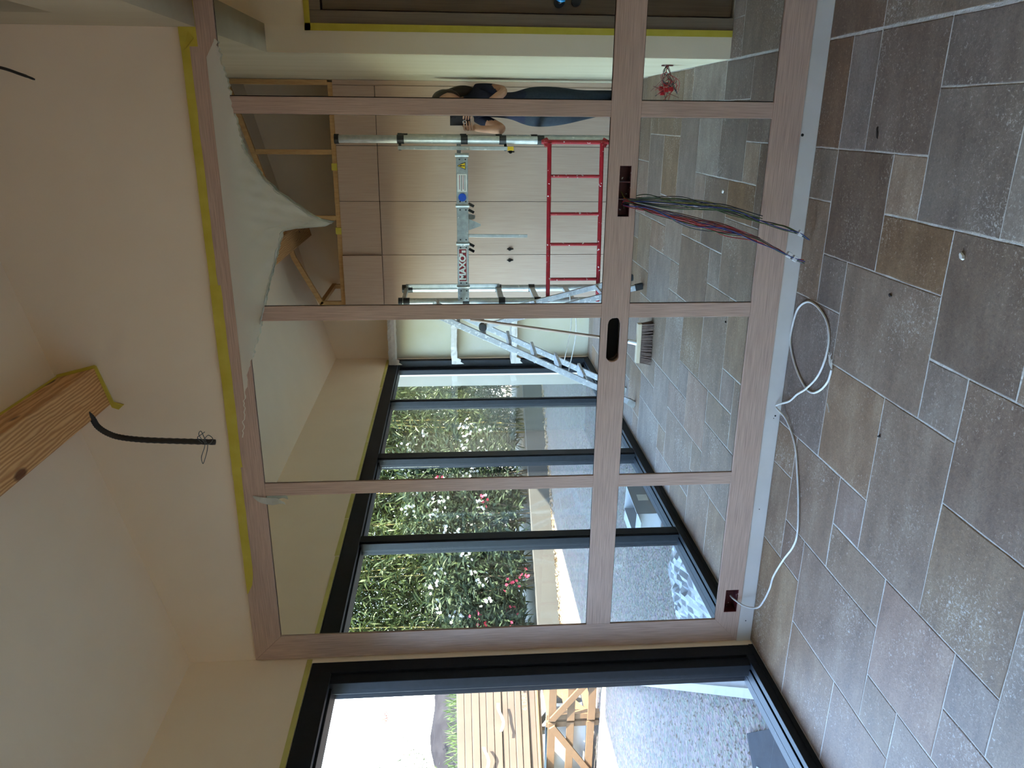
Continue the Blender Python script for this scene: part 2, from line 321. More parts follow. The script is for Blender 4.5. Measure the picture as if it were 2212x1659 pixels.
def add_tile(x0, x1, y0, y1, key=None):
    g = 0.0024
    x0 += g; x1 -= g; y0 += g; y1 -= g
    if x1 - x0 < 0.02 or y1 - y0 < 0.02: return
    r = random.Random(int((x0 + 9) * 1000) * 7919 + int((y0 + 9) * 1000)); bm = bmesh.new(); cxx, cyy = (x0 + x1) / 2, (y0 + y1) / 2
    dz = r.uniform(-0.0005, 0.0005); e = 0.003; top = []; bot = []
    # slightly worn, wavering edges
    def ring(ins, z, jit):
        pts = []
        X0, X1, Y0, Y1 = x0 + ins - cxx, x1 - ins - cxx, y0 + ins - cyy, y1 - ins - cyy
        for (ax, ay, bx, by) in ((X0, Y0, X1, Y0), (X1, Y0, X1, Y1), (X1, Y1, X0, Y1), (X0, Y1, X0, Y0)):
            for i in range(4):
                t = i / 4; pts.append((ax + (bx - ax) * t + r.uniform(-jit, jit), ay + (by - ay) * t + r.uniform(-jit, jit), z))
        return [bm.verts.new(p) for p in pts]
    a = ring(0, -0.012, 0); b = ring(0, -0.0015 + dz, 0.0016); c = ring(e, dz, 0.0016); n = len(a)
    for p, q in ((a, b), (b, c)):
        for i in range(n): bm.faces.new((p[i], p[(i + 1) % n], q[(i + 1) % n], q[i]))
    bm.faces.new(c)
    me = bpy.data.meshes.new('floor_tile'); bm.to_mesh(me); bm.free(); me.materials.append(M_tile)
    o = bpy.data.objects.new('floor_tile', me); o.location = (cxx, cyy, 0); link(o, floor)
    q_ = r.uniform(.78, .95); o.color = (*(STONE_SHADE.get(key) or (q_, q_ * r.uniform(.95, 1.0), q_ * r.uniform(.88, .98))), 1.0)
for (k0, k1, j0, j1) in sorted(tiles):
    x1, x0 = 0.295 - GX * k0, 0.295 - GX * k1; y1, y0 = -GY * j0, -GY * j1
    # room rectangle and corridor rectangle
    for (rx0, rx1, ry0, ry1) in ((XL + 0.004, XR, YB, 0.0), (XR, 2.2, YC, 0.0)):
        a0, a1, b0, b1 = max(x0, rx0), min(x1, rx1), max(y0, ry0), min(y1, ry1)
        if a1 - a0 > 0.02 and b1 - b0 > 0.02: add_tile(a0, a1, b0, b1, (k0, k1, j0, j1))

# ---- front wall: plaster above the mirror panelling; hollow behind it
fr_ = MB()
fr_.box((XL - 0.2, 0.09, -0.1), (2.3, 0.25, 2.75))                   # structural back
fr_.prism([(XL - 0.2, 2.40), (2.3, 2.40), (2.3, 3.3), (0.46, 3.5), (XL - 0.2, ceil_z(XL - 0.2) + 0.1)], lambda p: Vector((p[0], 0.006, p[1])), lambda p: Vector((p[0], 0.09, p[1])))   # plaster above
fr_.box((XL - 0.2, 0.006, -0.1), (XL + 0.006, 0.09, 2.40))          # edge beside the window
fr_.box((1.02, 0.006, -0.1), (2.3, 0.09, 2.40))
tag(fr_.build('wall_front', M_plaster), kind='structure')
bbf = tag(MB().box((XL + 0.001, -0.004, 0.0), (1.02, 0.09, 0.0705)).build('baseboard_front', M_plinth, bevel=0.0015), kind='structure')
for x, z, r in ((-0.052, 0.062, 0.006), (-0.545, 0.030, 0.003), (-1.250, 0.022, 0.004), (-1.262, 0.028, 0.002), (-1.72, 0.040, 0.0025), (-2.34, 0.036, 0.003)):
    MB().tube([(x, -0.0035, z), (x, -0.0048, z)], r, 8).build('nail_hole', M_black, bbf)
# ---- left (glazed) wall
lw = MB()
lw.box((XL - 0.2, -5.2, 2.155), (XL, 0.006, 2.74))
lw.box((XL - 0.2, -0.032, -0.1), (XL, 0.006, 2.155))
lw.box((XL - 0.2, -5.2, -0.1), (XL, -4.832, 2.155))
tag(lw.build('wall_left', M_plaster), kind='structure')
# ---- right wall with the passage opening and a deep recess above
def wr(u, v, w): return Vector((XR + w, u, v))
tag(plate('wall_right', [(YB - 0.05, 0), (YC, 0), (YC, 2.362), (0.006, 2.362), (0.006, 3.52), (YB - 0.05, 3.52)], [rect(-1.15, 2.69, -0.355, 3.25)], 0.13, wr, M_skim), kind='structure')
tag(MB().box((XR + 0.131, -1.3, 2.6), (XR + 0.45, -0.2, 3.35)).build('trim_recess', M_plaster), kind='structure')
# ---- back wall
tag(MB().prism([(XL - 0.2, -0.1), (XR + 0.13, -0.1), (XR + 0.13, 3.52), (XL - 0.2, ceil_z(XL - 0.2) + 0.1)], lambda p: Vector((p[0], YB - 0.2, p[1])), lambda p: Vector((p[0], YB, p[1]))).build('wall_back', M_plaster), kind='structure')
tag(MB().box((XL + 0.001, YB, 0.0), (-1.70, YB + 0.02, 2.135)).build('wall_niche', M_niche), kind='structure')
# ---- ceiling follows the roof slope
ce = MB(); ce.prism([(-2.7, ceil_z(-2.7)), (0.43, ceil_z(0.43)), (0.43, ceil_z(0.43) + 0.12), (-2.7, ceil_z(-2.7) + 0.12)], lambda p: Vector((p[0], -5.2, p[1])), lambda p: Vector((p[0], 0.3, p[1])))
tag(ce.build('ceiling', M_plaster), kind='structure')
# ---- corridor shell
tag(MB().box((2.2, YC - 0.1, -0.1), (2.35, 0.1, 2.95)).build('wall_corridor_end', M_plaster), kind='structure')
def wc(u, v, w): return Vector((u, YC - w, v))
cw = MB(); cw.box((XR + 0.0005, YC + 0.0005, 0), (0.4295, YC + 0.004, 2.3615)); cw.box((XR + 0.1305, YC + 0.0005, 2.3615), (0.43, YC + 0.004, 2.95)); cw.box((0.43, YC - 0.12, 2.14), (1.40, YC, 2.95)); cw.box((1.40, YC - 0.12, 0), (2.2, YC, 2.95))
tag(cw.build('wall_corridor', M_plaster), kind='structure')
tag(MB().box((XR + 0.131, YC, 2.95), (2.3, 0.006, 3.02)).build('ceiling_corridor', M_plaster), kind='structure')
# corridor door
d1 = bpy.data.objects.new('door_1', None); COL.objects.link(d1); d1['kind'] = 'structure'
for a, b in (((0.43, 0), (0.495, 2.14)), ((1.335, 0), (1.40, 2.14)), ((0.495, 2.085), (1.335, 2.14))):
    MB().box((a[0], YC - 0.10, a[1]), (b[0], YC + 0.006, b[1])).build('door_frame', M_doorlam, d1, bevel=0.003)
MB().box((0.501, YC - 0.06, 0.008), (1.329, YC - 0.02, 2.079)).build('door_leaf', M_doorlam, d1, bevel=0.003)
MB().box((0.43, YC - 0.119, 0), (1.40, YC - 0.1, 2.14)).build('door_stop', M_black, d1)
MB().tube([(0.553, YC - 0.02, 0.90), (0.553, YC + 0.0, 0.90)], 0.026, 20).build('door_rosette', M_blackpl, d1)
hb = MB(); hb.tube([(0.553, YC, 0.90), (0.553, YC + 0.045, 0.90)], 0.010, 12); hb.tube([(0.548, YC + 0.045, 0.90), (0.60, YC + 0.05, 0.90), (0.68, YC + 0.045, 0.895)], [0.012, 0.011, 0.010], 12)
hb.build('door_lever', M_blackpl, d1, smooth=True)
fb = MB(); fb.tube(smooth_pts([(0.548, YC + 0.048, 0.902), (0.565, YC + 0.052, 0.900), (0.60, YC + 0.054, 0.897), (0.66, YC + 0.052, 0.893), (0.70, YC + 0.047, 0.890)], 3), [0.010] + [0.024] * 11 + [0.012], 10)
fb.build('blue_wrap', mat('blue_film', (20, 110, 176), (52, 150, 205), 18, 0.3, 0.3, 40), d1, smooth=True)
MB().tube([(0.558, YC - 0.02, 0.815), (0.558, YC + 0.002, 0.815)], 0.024, 20).build('keyhole_rosette', M_blackpl, d1)
tg = thing('masking_tape', 'yellow masking tape running round the taupe corridor door frame', 'tape', (0.42, YC + 0.008, 0))
def tape_strip(name, quad_, m, parent):
    return MB().prism(quad_, lambda p: Vector(p), lambda p: Vector((p[0], p[1] + 0.0006, p[2]))).build(name, m, parent)
for q in ([(0.405, 0.0), (0.436, 0.0), (0.436, 2.165), (0.402, 2.168)], [(0.402, 2.166), (0.402, 2.138), (1.43, 2.136), (1.43, 2.166)]):
    tape_strip('tape_strip', [(p[0] - 0.42, 0.0, p[1]) for p in q], M_tape, tg)

# ---- big sliding window in the left wall: four panels
win = bpy.data.objects.new('window_1', None); COL.objects.link(win); win['kind'] = 'structure'
Y0, Y1, ZT = -0.032, -4.832, 2.152
GXP = -2.515                                             # glass plane
MB().box((-2.63, Y1, -0.02), (-2.458, Y0, 0.020)).build('sill_track', M_alu_dark, win, bevel=0.002)
for x0, x1, z1 in ((-2.495, -2.463, 0.056), (-2.555, -2.503, 0.060), (-2.62, -2.575, 0.050)):
    MB().box((x0, Y1 + 0.001, 0.019), (x1, Y0 - 0.001, z1)).build('bottom_rail', M_alu_dark, win, bevel=0.002)
for x0, x1, z0 in ((-2.50, -2.463, 2.055), (-2.62, -2.505, 2.045)):
    MB().box((x0, Y1 + 0.001, z0), (x1, Y0 - 0.001, ZT)).build('top_rail', M_alu_dark, win, bevel=0.002)
for ya, yb in ((Y0, -0.105), (Y1, -4.765)):
    MB().box((-2.62, min(ya, yb), 0.018), (-2.462, max(ya, yb), ZT - 0.001)).build('jamb', M_alu_dark, win, bevel=0.003)
for ya, yb, xa, xb in ((-0.106, -0.165, -2.54, -2.475), (-4.764, -4.70, -2.60, -2.545)):
    MB().box((xa, min(ya, yb), 0.05), (xb, max(ya, yb), 2.06)).build('sash_stile', M_alu_dark, win, bevel=0.003)
for ya, yb in ((-1.165, -1.065), (-2.415, -2.295), (-3.625, -3.560)):
    MB().box((-2.53, ya, 0.05), (-2.478, yb, 2.06)).build('mullion', M_alu_dark, win, bevel=0.003)
    MB().box((-2.57, ya - 0.012, 0.05), (-2.535, yb - 0.02, 2.06)).build('mullion', M_alu_dark, win, bevel=0.003)
    MB().box((-2.482, ya + 0.02, 0.051), (-2.472, yb - 0.015, 2.058)).build('mullion_cap', M_alu_dark, win, bevel=0.003)
for ya, yb, xg in ((-0.16, -1.07, GXP), (-1.16, -2.30, -2.548), (-2.41, -3.565, GXP), (-3.62, -4.71, -2.548)):
    MB().box((xg - 0.003, yb, 0.052), (xg + 0.003, ya, 2.05)).build('glass_pane', M_glass, win)
# tape left on the plaster above the window
wt = thing('masking_tape', 'long yellowed masking tape strip along the top of the dark window frame', 'tape', (XL, 0, 2.15))
ty = [0.0, -0.9, -1.35, -1.9, -2.6, -3.1, -3.9, -4.8]
for a, b in zip(ty, ty[1:]):
    h = 0.030 + rnd.uniform(-0.006, 0.006)
    MB().prism([(a - 0.012, 0.004), (b + 0.0, 0.004), (b, h + rnd.uniform(-0.004, 0.004)), (a - 0.012, h)], lambda p: Vector((0.0007, p[0], p[1])), lambda p: Vector((0.003, p[0], p[1] + 0.001))).build('tape_strip', mat('faded_tape', (206, 198, 120), (196, 186, 96), 10, 0.6), wt)

# ---- roof and the rest of the house (seen from outside only, it shades the yard)
ext = MB()
ext.box((XL - 0.2, 0.30, -0.2), (2.3, 2.3, 2.9)); ext.box((XL - 0.2, -14.0, -0.2), (2.3, -5.25, 2.9))
tag(ext.build('wall_outside', M_cream), kind='structure')
rf = MB(); rf.prism([(-3.0, 2.86), (0.6, 3.78), (4.2, 2.9), (4.2, 3.02), (0.6, 3.96), (-3.0, 3.0)], lambda p: Vector((p[0], -14.2, p[1])), lambda p: Vector((p[0], 2.5, p[1])))
tag(rf.build('roof', mat('roof_tile', (170, 110, 80), (150, 92, 64), 6, 0.8)), kind='structure')
tag(MB().box((0.431, -5.2, -0.1), (4.0, YC - 0.25, 2.85)).build('wall_house', M_cream), kind='structure')
tag(MB().box((2.36, YC - 0.24, -0.1), (4.0, 0.29, 2.85)).build('wall_house_side', M_cream), kind='structure')
tag(MB().box((-2.80, -5.22, -0.2), (XL - 0.201, -4.90, 2.86)).build('wall_wing', M_cream), kind='structure')

# ================================================================== MIRROR PANELLING
ZB, ZLP, ZT0, ZT1, ZUP, ZTOP = 0.072, 0.193, 0.718, 0.834, 2.294, 2.422
XS = [(-2.324, -1.583), (-1.523, -0.790), (-0.729, 0.008), (0.069, 0.806)]        # the four columns of panes
XA, XB = -2.452, 0.934
YF, YK = -0.007, 0.030                                                         # face and back of the frame
pan = thing('mirrored_panelling', 'taupe wood-grain panelling framing eight tall and low mirror panes', 'mirror panel', (0, 0, ZB))
def P3(x, z, y): return Vector((x, y, z - ZB))
def member(name, poly, m, yf=YF):
    return MB().prism(poly, lambda p: P3(p[0], p[1], yf), lambda p: P3(p[0], p[1], YK)).build(name, m, pan, bevel=0.0012, segs=1)
g = 0.0003
member('stile', [(XA, ZB), (XA, ZTOP), (XS[0][0], ZUP), (XS[0][0], ZLP)], M_lamV)
member('stile', [(XB, ZB), (XB, ZTOP), (XS[3][1], ZUP), (XS[3][1], ZLP)], M_lamV)
member('top_rail', [(XA + g, ZTOP), (XB - g, ZTOP), (XS[3][1], ZUP + g), (XS[0][0], ZUP + g)], M_lamH)
for i in range(3):
    member('mullion', rect(XS[i][1], ZT1 + g, XS[i + 1][0], ZUP - g), M_lamV, YF + 0.001)
    member('mullion', rect(XS[i][1], ZLP + g, XS[i + 1][0], ZT0 - g), M_lamV, YF + 0.001)
def wy(u, v, w): return P3(u, v, YF + w)
def stadium(x0, x1, z0, z1, n=10):
    r = (z1 - z0) / 2; zc = (z0 + z1) / 2
    return [(x1 - r + r * math.sin(t), zc - r * math.cos(t)) for t in [math.pi * k / n for k in range(n + 1)]] + [(x0 + r - r * math.sin(t), zc + r * math.cos(t)) for t in [math.pi * k / n for k in range(n + 1)]]
SOCK = (-0.371, 0.742, -0.173, 0.789)
oval = stadium(-0.986, -0.790, 0.749, 0.806)
oval = [(x + rnd.uniform(-0.0015, 0.0015), z + rnd.uniform(-0.0018, 0.0018)) for x, z in oval]
plate('transom', rect(XS[0][0] + g, ZT0, XS[3][1] - g, ZT1), [rect(*SOCK), oval], YK - YF, wy, M_lamH, pan)
CB = (-2.284, 0.0905, -2.157, 0.155)
plate('bottom_rail', [(XA + g, ZB), (XB - g, ZB), (XS[3][1], ZLP - g), (XS[0][0], ZLP - g)], [rect(*CB)], YK - YF, wy, M_lamH, pan)
for (x0, x1) in XS:                                                            # panes, 3 mm dark joint round each
    for z0, z1 in ((ZLP, ZT0), (ZT1, ZUP)):
        MB().box(P3(x0 + 0.003, z0 + 0.003, 0.0), P3(x1 - 0.001, z1 - 0.003, 0.006)).build('mirror_pane', M_mirror, pan)
        MB().box(P3(x0 - 0.02, z0 - 0.02, 0.0305), P3(x1 + 0.02, z1 + 0.02, 0.034)).build('backing_board', M_black, pan)
        MB().box(P3(x0, z0, 0.0065), P3(x1, z1, 0.0085)).build('rebate', M_black, pan)
# recess behind the oval cut-out
oc = MB(); oc.prism(stadium(-0.995, -0.781, 0.741, 0.814), lambda p: P3(p[0], p[1], 0.075), lambda p: P3(p[0], p[1], 0.088)); oc.build('handle_recess', M_black, pan)
# flush back-boxes: open oxblood plastic boxes
def backbox(name, x0, z0, x1, z1, parent, t=0.002, dp=0.05):
    m = MB()
    m.box(P3(x0, z0, YF + dp), P3(x1, z1, YF + dp + t))
    for a, b in (((x0 - t, z0 - t), (x0, z1 + t)), ((x1, z0 - t), (x1 + t, z1 + t)), ((x0, z0 - t), (x1, z0)), ((x0, z1), (x1, z1 + t))):
        m.box(P3(a[0], a[1], YF + 0.002), P3(b[0], b[1], YF + dp))
    return m.build(name, M_redbox, parent)
# shrink the plates' clash: the boxes sit just inside the cut-outs
for a, b in ((-0.369, -0.305), (-0.300, -0.238), (-0.233, -0.175)):
    bx_ = backbox('back_box', a, 0.744, b, 0.787, pan, 0.0018)
    MB().box(P3(a - 0.0025, 0.7445, YF + 0.003), P3(a, 0.7865, YF + 0.02)).build('divider', M_white_pl, bx_)
backbox('back_box', CB[0] + 0.003, CB[1] + 0.003, CB[2] - 0.003, CB[3] - 0.003, pan, 0.0025, 0.055)

# yellow tape along the head of the panelling
tp = thing('masking_tape', 'yellow masking tape strip along the top edge of the mirror panelling', 'tape', (0, YF - 0.001, 2.40))
pieces = [(0.28, -0.66, 2.415, 2.390), (-0.64, -1.44, 2.4165, 2.379), (-1.42, -2.08, 2.417, 2.386)]
def tape_piece(name, x0, x1, zt, zb, parent, tip=False, oy=0.0):
    n = 14; V = []; F = []
    for i in range(n + 1):
        t = i / n; x = x0 + (x1 - x0) * t; w = 1.0
        zb_ = zb + rnd.uniform(-0.0015, 0.0015); zt_ = zt + rnd.uniform(-0.001, 0.001)
        if tip and t > 0.9: zb_ = zb + (zt - 0.004 - zb) * (t - 0.9) / 0.1
        yy = oy - 0.0004 - abs(rnd.gauss(0, 0.0008))
        V += [(x, yy, zt_ - 2.40), (x, yy - 0.001, (zt_ + zb_) / 2 - 2.40), (x, yy, zb_ - 2.40)]
    for i in range(n):
        a = 3 * i; F += [(a, a + 1, a + 4, a + 3), (a + 1, a + 2, a + 5, a + 4)]
    return raw_mesh(name, V, F, M_tape, parent)
for i, (x0, x1, zt, zb) in enumerate(pieces): tape_piece('tape_strip', x0, x1, zt + 0.006, zb, tp, i == 2, -0.0006 * i)
tape_piece('tape_strip', 0.93, 0.235, 2.422, 2.361, tp, False, -0.0022)
raw_mesh('tape_strip', [(0.27, -0.004, 0.02), (0.22, -0.006, 0.012), (0.235, -0.02, -0.012), (0.262, -0.012, -0.030), (0.285, -0.004, -0.01)], [(0, 1, 2, 3, 4)], M_tape, tp)

# half-peeled protective film hanging over the top panes
prof = [(0.262, 2.30), (0.253, 2.293), (0.191, 2.284), (0.081, 2.265), (0.016, 2.258), (-0.116, 2.235), (-0.17, 2.209), (-0.226, 2.171), (-0.278, 2.123), (-0.325, 2.058), (-0.361, 2.013), (-0.386, 1.965), (-0.394, 1.922), (-0.402, 1.93), (-0.409, 1.985), (-0.414, 2.06), (-0.420, 2.112),
        (-0.429, 2.121), (-0.538, 2.158), (-0.65, 2.195), (-0.726, 2.217), (-0.843, 2.251), (-0.951, 2.289), (-0.985, 2.305), (-1.12, 2.335), (-1.30, 2.36)]
fm = thing('protective_film', 'milky protective film peeling off the top of the mirror in a torn flap', 'film', (0, -0.008, 2.30))
V = []; F = []; NR = 16; NC = 150; rf_ = random.Random(3)
px = [p[0] for p in prof][::-1]; pz = [p[1] for p in prof][::-1]
for i in range(NC + 1):
    t = i / NC; x = 0.262 + (-1.30 - 0.262) * t; zb = float(np.interp(x, px, pz)) + rf_.uniform(-0.006, 0.004)
    ztop = 2.335 if x < 0.2 else 2.335 - (x - 0.2) * .6
    ztop = max(ztop, zb + 0.004)
    for j in range(NR + 1):
        s_ = j / NR; z = ztop + (zb - ztop) * s_
        loose = max(0, min(1, (2.30 - z) / 0.30)) ** 0.8
        y = -0.002 - 0.012 * loose * (0.6 + 0.4 * math.sin(x * 21 + z * 9)) - 0.005 * loose * math.sin(x * 60 + z * 70) - 0.003 * loose * math.sin(x * 130 - z * 30) - (0.008 * rf_.random() * loose if s_ > 0.8 else 0)
        V.append((x, y, z - 2.30))
for i in range(NC):
    for j in range(NR):
        a = i * (NR + 1) + j; F.append((a, a + NR + 1, a + NR + 2, a + 1))
raw_mesh('film_sheet', V, F, M_film, fm, smooth=True)
V = []; F = []
for i in range(NC + 1):                                            # thicker rolled edge along the tear
    a = V_ = None
edge = []
for i in range(0, NC + 1):
    t = i / NC; x = 0.262 + (-1.30 - 0.262) * t; zb = float(np.interp(x, px, pz))
    if zb < 2.24 and x < -0.1: edge.append((x, -0.008 - 0.008 * max(0, 2.28 - zb) / 0.3 + rf_.uniform(-0.002, 0.002), zb - 2.30 + rf_.uniform(-0.002, 0.003)))
MB().tube(edge, [0.0015 + 0.0025 * rf_.random() for _ in edge], 5).build('curled_edge', mat('film_curl', (222, 224, 212), (206, 208, 196), 20, 0.4, transl=0.3), fm, smooth=True)
# a loose scrap of film further along
sm = MB(); pts = [(-1.583, -0.010, 2.345), (-1.60, -0.012, 2.31), (-1.607, -0.016, 2.27), (-1.600, -0.024, 2.235), (-1.612, -0.030, 2.205)]
V = []; F = []
for i, p in enumerate(smooth_pts(pts, 4)):
    w = 0.006 + 0.012 * math.sin(min(1, i / 14) * 3.0); V += [(p.x - w, p.y - 0.004 * math.sin(i * .7), p.z), (p.x + w, p.y, p.z + 0.004)]
for i in range(len(V) // 2 - 1): F.append((2 * i, 2 * i + 1, 2 * i + 3, 2 * i + 2))
tag(raw_mesh('film_scrap', V, F, mat('film_curl', (222, 224, 212))), 'small pale scrap of film stuck to the top rail of the mirror panelling', 'film')

# electric wires hanging out of the boxes
wb = thing('wire_bundle', 'bundle of red, blue and green wires hanging from the boxes in the mirror transom', 'wires', (-0.30, -0.02, 0.76))
WC = {'r': (150, 24, 30), 'b': (26, 38, 110), 'g': (56, 84, 44), 'k': (24, 30, 40), 'y': (120, 112, 40), 'n': (96, 48, 36)}
wm = {k: mat('wire_' + k, c, c, 20, 0.4) for k, c in WC.items()}
rw = random.Random(11)
def wire(path, c, r=0.0018):
    MB().tube(smooth_pts([(p[0] + 0.30, p[1] + 0.02, p[2] - 0.76) for p in path], 7), r, 6).build('wire', wm[c], wb, smooth=True)
# first group: ends by the plinth at x -0.53; second group ends near x -0.44
for k, c in enumerate('rnrbrkgb'):
    o = lambda a: rw.uniform(-a, a)
    y = -0.03 - 0.004 * k
    wire([(-0.325 + o(.02), 0.02, 0.768 + o(.01)), (-0.320 + o(.015), -0.012, 0.755), (-0.345 + o(.012), y - 0.02, 0.66 + o(.01)), (-0.385 + o(.02), y - 0.05, 0.52), (-0.415 + o(.016), y - 0.06, 0.38), (-0.445 + o(.012), y - 0.06, 0.26), (-0.488 + o(.006), y - 0.055, 0.155), (-0.523 + o(.004), y - 0.055, 0.085), (-0.538 + o(.008), y - 0.06, 0.035)], c)
for k, c in enumerate('gkygb'):
    o = lambda a: rw.uniform(-a, a)
    y = -0.03 - 0.004 * k
    wire([(-0.29 + o(.02), 0.02, 0.768 + o(.01)), (-0.295 + o(.015), -0.012, 0.752), (-0.300 + o(.012), y - 0.02, 0.66), (-0.32 + o(.02), y - 0.05, 0.50), (-0.345 + o(.02), y - 0.06, 0.36), (-0.375 + o(.012), y - 0.06, 0.24), (-0.402 + o(.01), y - 0.06, 0.14), (-0.425 + o(.004), y - 0.06, 0.07), (-0.447 + o(.004), y - 0.07, 0.028)], c)
for c, x in (('k', -0.36), ('g', -0.37), ('r', -0.455), ('r', -0.448)):           # shorter ones
    wire([(-0.30, 0.02, 0.765), (-0.305, -0.014, 0.75), (x * 0.5 - 0.15, -0.05, 0.58), (x * 0.85 - 0.02, -0.07, 0.36), (x, -0.075, 0.215)], c)
for p in ((-0.510, -0.105, 0.10), (-0.525, -0.107, 0.075), (-0.425, -0.10, 0.062)):
    MB().box((-0.011, -0.008, -0.010), (0.011, 0.008, 0.010), Matrix.Translation((p[0] + .30, p[1] + .02, p[2] - .76)) @ Matrix.Rotation(0.5, 4, 'Y')).build('connector', M_white_pl, wb, bevel=0.002)

# white cable on the floor, from the corner box to a loose coil
cb = thing('white_cable', 'white electrical cable looping over the tiles out of the corner box', 'cable', (-1.6, -0.3, 0))
R = 0.0045
cp = [(-2.215, 0.030, 0.115), (-2.213, -0.004, 0.108), (-2.222, -0.050, 0.070), (-2.215, -0.075, 0.020), (-2.16, -0.10, R), (-2.06, -0.145, R), (-1.98, -0.165, R), (-1.85, -0.235, R), (-1.74, -0.305, R), (-1.66, -0.325, R), (-1.54, -0.298, R), (-1.42, -0.25, R), (-1.31, -0.19, R), (-1.235, -0.095, R + 0.006), (-1.205, -0.022, 0.030),
      (-1.185, -0.030, 0.028), (-1.15, -0.088, R + .004), (-1.09, -0.165, 0.014), (-1.035, -0.245, 0.018), (-0.96, -0.315, 0.014), (-0.88, -0.345, R + .004), (-0.80, -0.345, R), (-0.735, -0.305, R), (-0.700, -0.215, R), (-0.700, -0.125, R), (-0.745, -0.050, R), (-0.82, -0.020, R), (-0.90, -0.018, R), (-0.98, -0.085, R), (-1.035, -0.185, R), (-1.045, -0.265, R), (-1.01, -0.335, R), (-0.955, -0.385, R), (-0.90, -0.405, R + .003)]
MB().tube([(p[0] + 1.6, p[1] + .3, p[2]) for p in smooth_pts(cp, 8)], R, 8).build('cable_sheath', M_cablew, cb, smooth=True)
fr2 = MB()
for k in range(7):
    a = Vector((-0.905, -0.402, R)); fr2.tube([Vector((q[0] + 1.6, q[1] + .3, q[2])) for q in smooth_pts([a, a + Vector((0.03 + rw.uniform(-.01, .01), 0.006 + rw.uniform(-.012, .012), 0.004 + rw.uniform(0, .01))), a + Vector((0.055 + rw.uniform(-.012, .012), 0.012 + rw.uniform(-.018, .018), rw.uniform(0.0, .012)))], 4)], 0.0013, 5)
fr2.build('frayed_end', M_cablew, cb)
MB().tube([(0.56, -0.105, R), (0.545, -0.125, 0.006), (0.535, -0.135, 0.008)], 0.002, 5).build('cable_tie', M_white_pl, cb)

# ================================================================== BEAM, CONDUIT
sl = math.atan(0.25); bw, bh = 0.165, 0.165
bm_ = thing('roof_beam', 'knotty pine roof beam running out from the plaster above the mirror', 'beam', (-1.062, 0, 2.905))
MBm = Matrix.Rotation(-sl, 4, 'Y')
b = MB(); b.box((-bw / 2, YB + 0.001, 0), (bw / 2, 0.05, bh), MBm)
b.build('timber', M_beam, bm_, bevel=0.006)
# tape fringe where the beam meets ceiling and wall
tb = MB()
e1 = MBm @ Vector((bw / 2, 0, bh * 0.96)); e0 = MBm @ Vector((bw / 2, 0, 0)); el = MBm @ Vector((-bw / 2, 0, 0))
tb.prism([(0.0, 0.0), (-4.8, 0.0), (-4.8, 0.006), (0.0, 0.008)], lambda p: Vector((e1.x + 0.0005, p[0], e1.z - 0.004 + p[1])), lambda p: Vector((e1.x + 0.005, p[0], e1.z - 0.002 + p[1])))
tb.build('tape_edge', M_tape, bm_)
tb = MB(); off = 0.012
tb.prism([(e1.x, e1.z), (e1.x + off, e1.z), (e0.x + off, e0.z), (e0.x + off * .6, e0.z - off * .7), (el.x + 0.01, el.z - off), (el.x - 0.002, el.z - 0.052), (el.x - 0.022, el.z - 0.030), (el.x - 0.012, el.z - 0.004), (el.x, el.z), (e0.x, e0.z)], lambda p: Vector((p[0], 0.003, p[1])), lambda p: Vector((p[0], -0.006, p[1])))
tb.build('tape_collar', M_tape, bm_)
cd = thing('cable_conduit', 'black corrugated conduit drooping from the pine beam with loose wires twisted round its end', 'conduit', (-1.15, -0.17, 2.88))
path = smooth_pts([(-1.100, -0.17, 2.915), (-1.135, -0.17, 2.888), (-1.172, -0.17, 2.872), (-1.202, -0.17, 2.838), (-1.221, -0.17, 2.79), (-1.234, -0.17, 2.70), (-1.243, -0.17, 2.56), (-1.25, -0.17, 2.425)], 10)
tot = len(path); rr_ = [0.0115 + (0.0008 if i % 2 else -0.0006) for i in range(tot)]
MB().tube([p - Vector((-1.15, -0.17, 2.88)) for p in path], rr_, 12).build('conduit_tube', M_conduit, cd, smooth=True)
wmz = mat('conductor_grey', (60, 66, 66), (96, 104, 100), 40, 0.4)
def loop(c, pts): return [Vector(c) + Vector(p) for p in pts]
for pts in ([(0, -.014, -.005), (.03, -.016, .002), (.055, -.018, .010), (.040, -.017, .020), (.012, -.016, .008), (0, -.014, -.004)],
            [(0, .014, -.002), (-.03, -.015, -.004), (-.075, -.016, .012), (-.088, -.017, .020), (-.06, -.016, .022), (-.02, -.015, .006), (.004, -.014, .0)],
            [(.01, -.012, .008), (.035, -.016, -.015), (.02, -.016, -.032), (.0, -.015, -.02), (-.006, -.013, .0)],
            [(.0, -.013, .012), (.024, -.015, .028), (.038, -.015, .012), (.05, -.016, -.004)],
            [(-.012, 0, .002), (0, -.013, .003), (.012, 0, .004), (0, .013, .003), (-.012, 0, .0)]):
    MB().tube(smooth_pts(loop((-0.098, 0, -0.42), pts), 6), 0.0016, 6).build('loose_wire', wmz, cd, smooth=True)
wt2 = MB().tube(smooth_pts([(0.16, -0.8, 3.385), (0.137, -0.8, 2.80), (0.118, -0.8, 2.66), (0.100, -0.8, 2.60), (0.087, -0.8, 2.565)], 6), [0.004] * 21 + [0.0032] * 3 + [0.002], 8).build('ceiling_wire', M_conduit, smooth=True)
tag(wt2, 'short black wire dangling from the ceiling high above the mirror', 'wire')

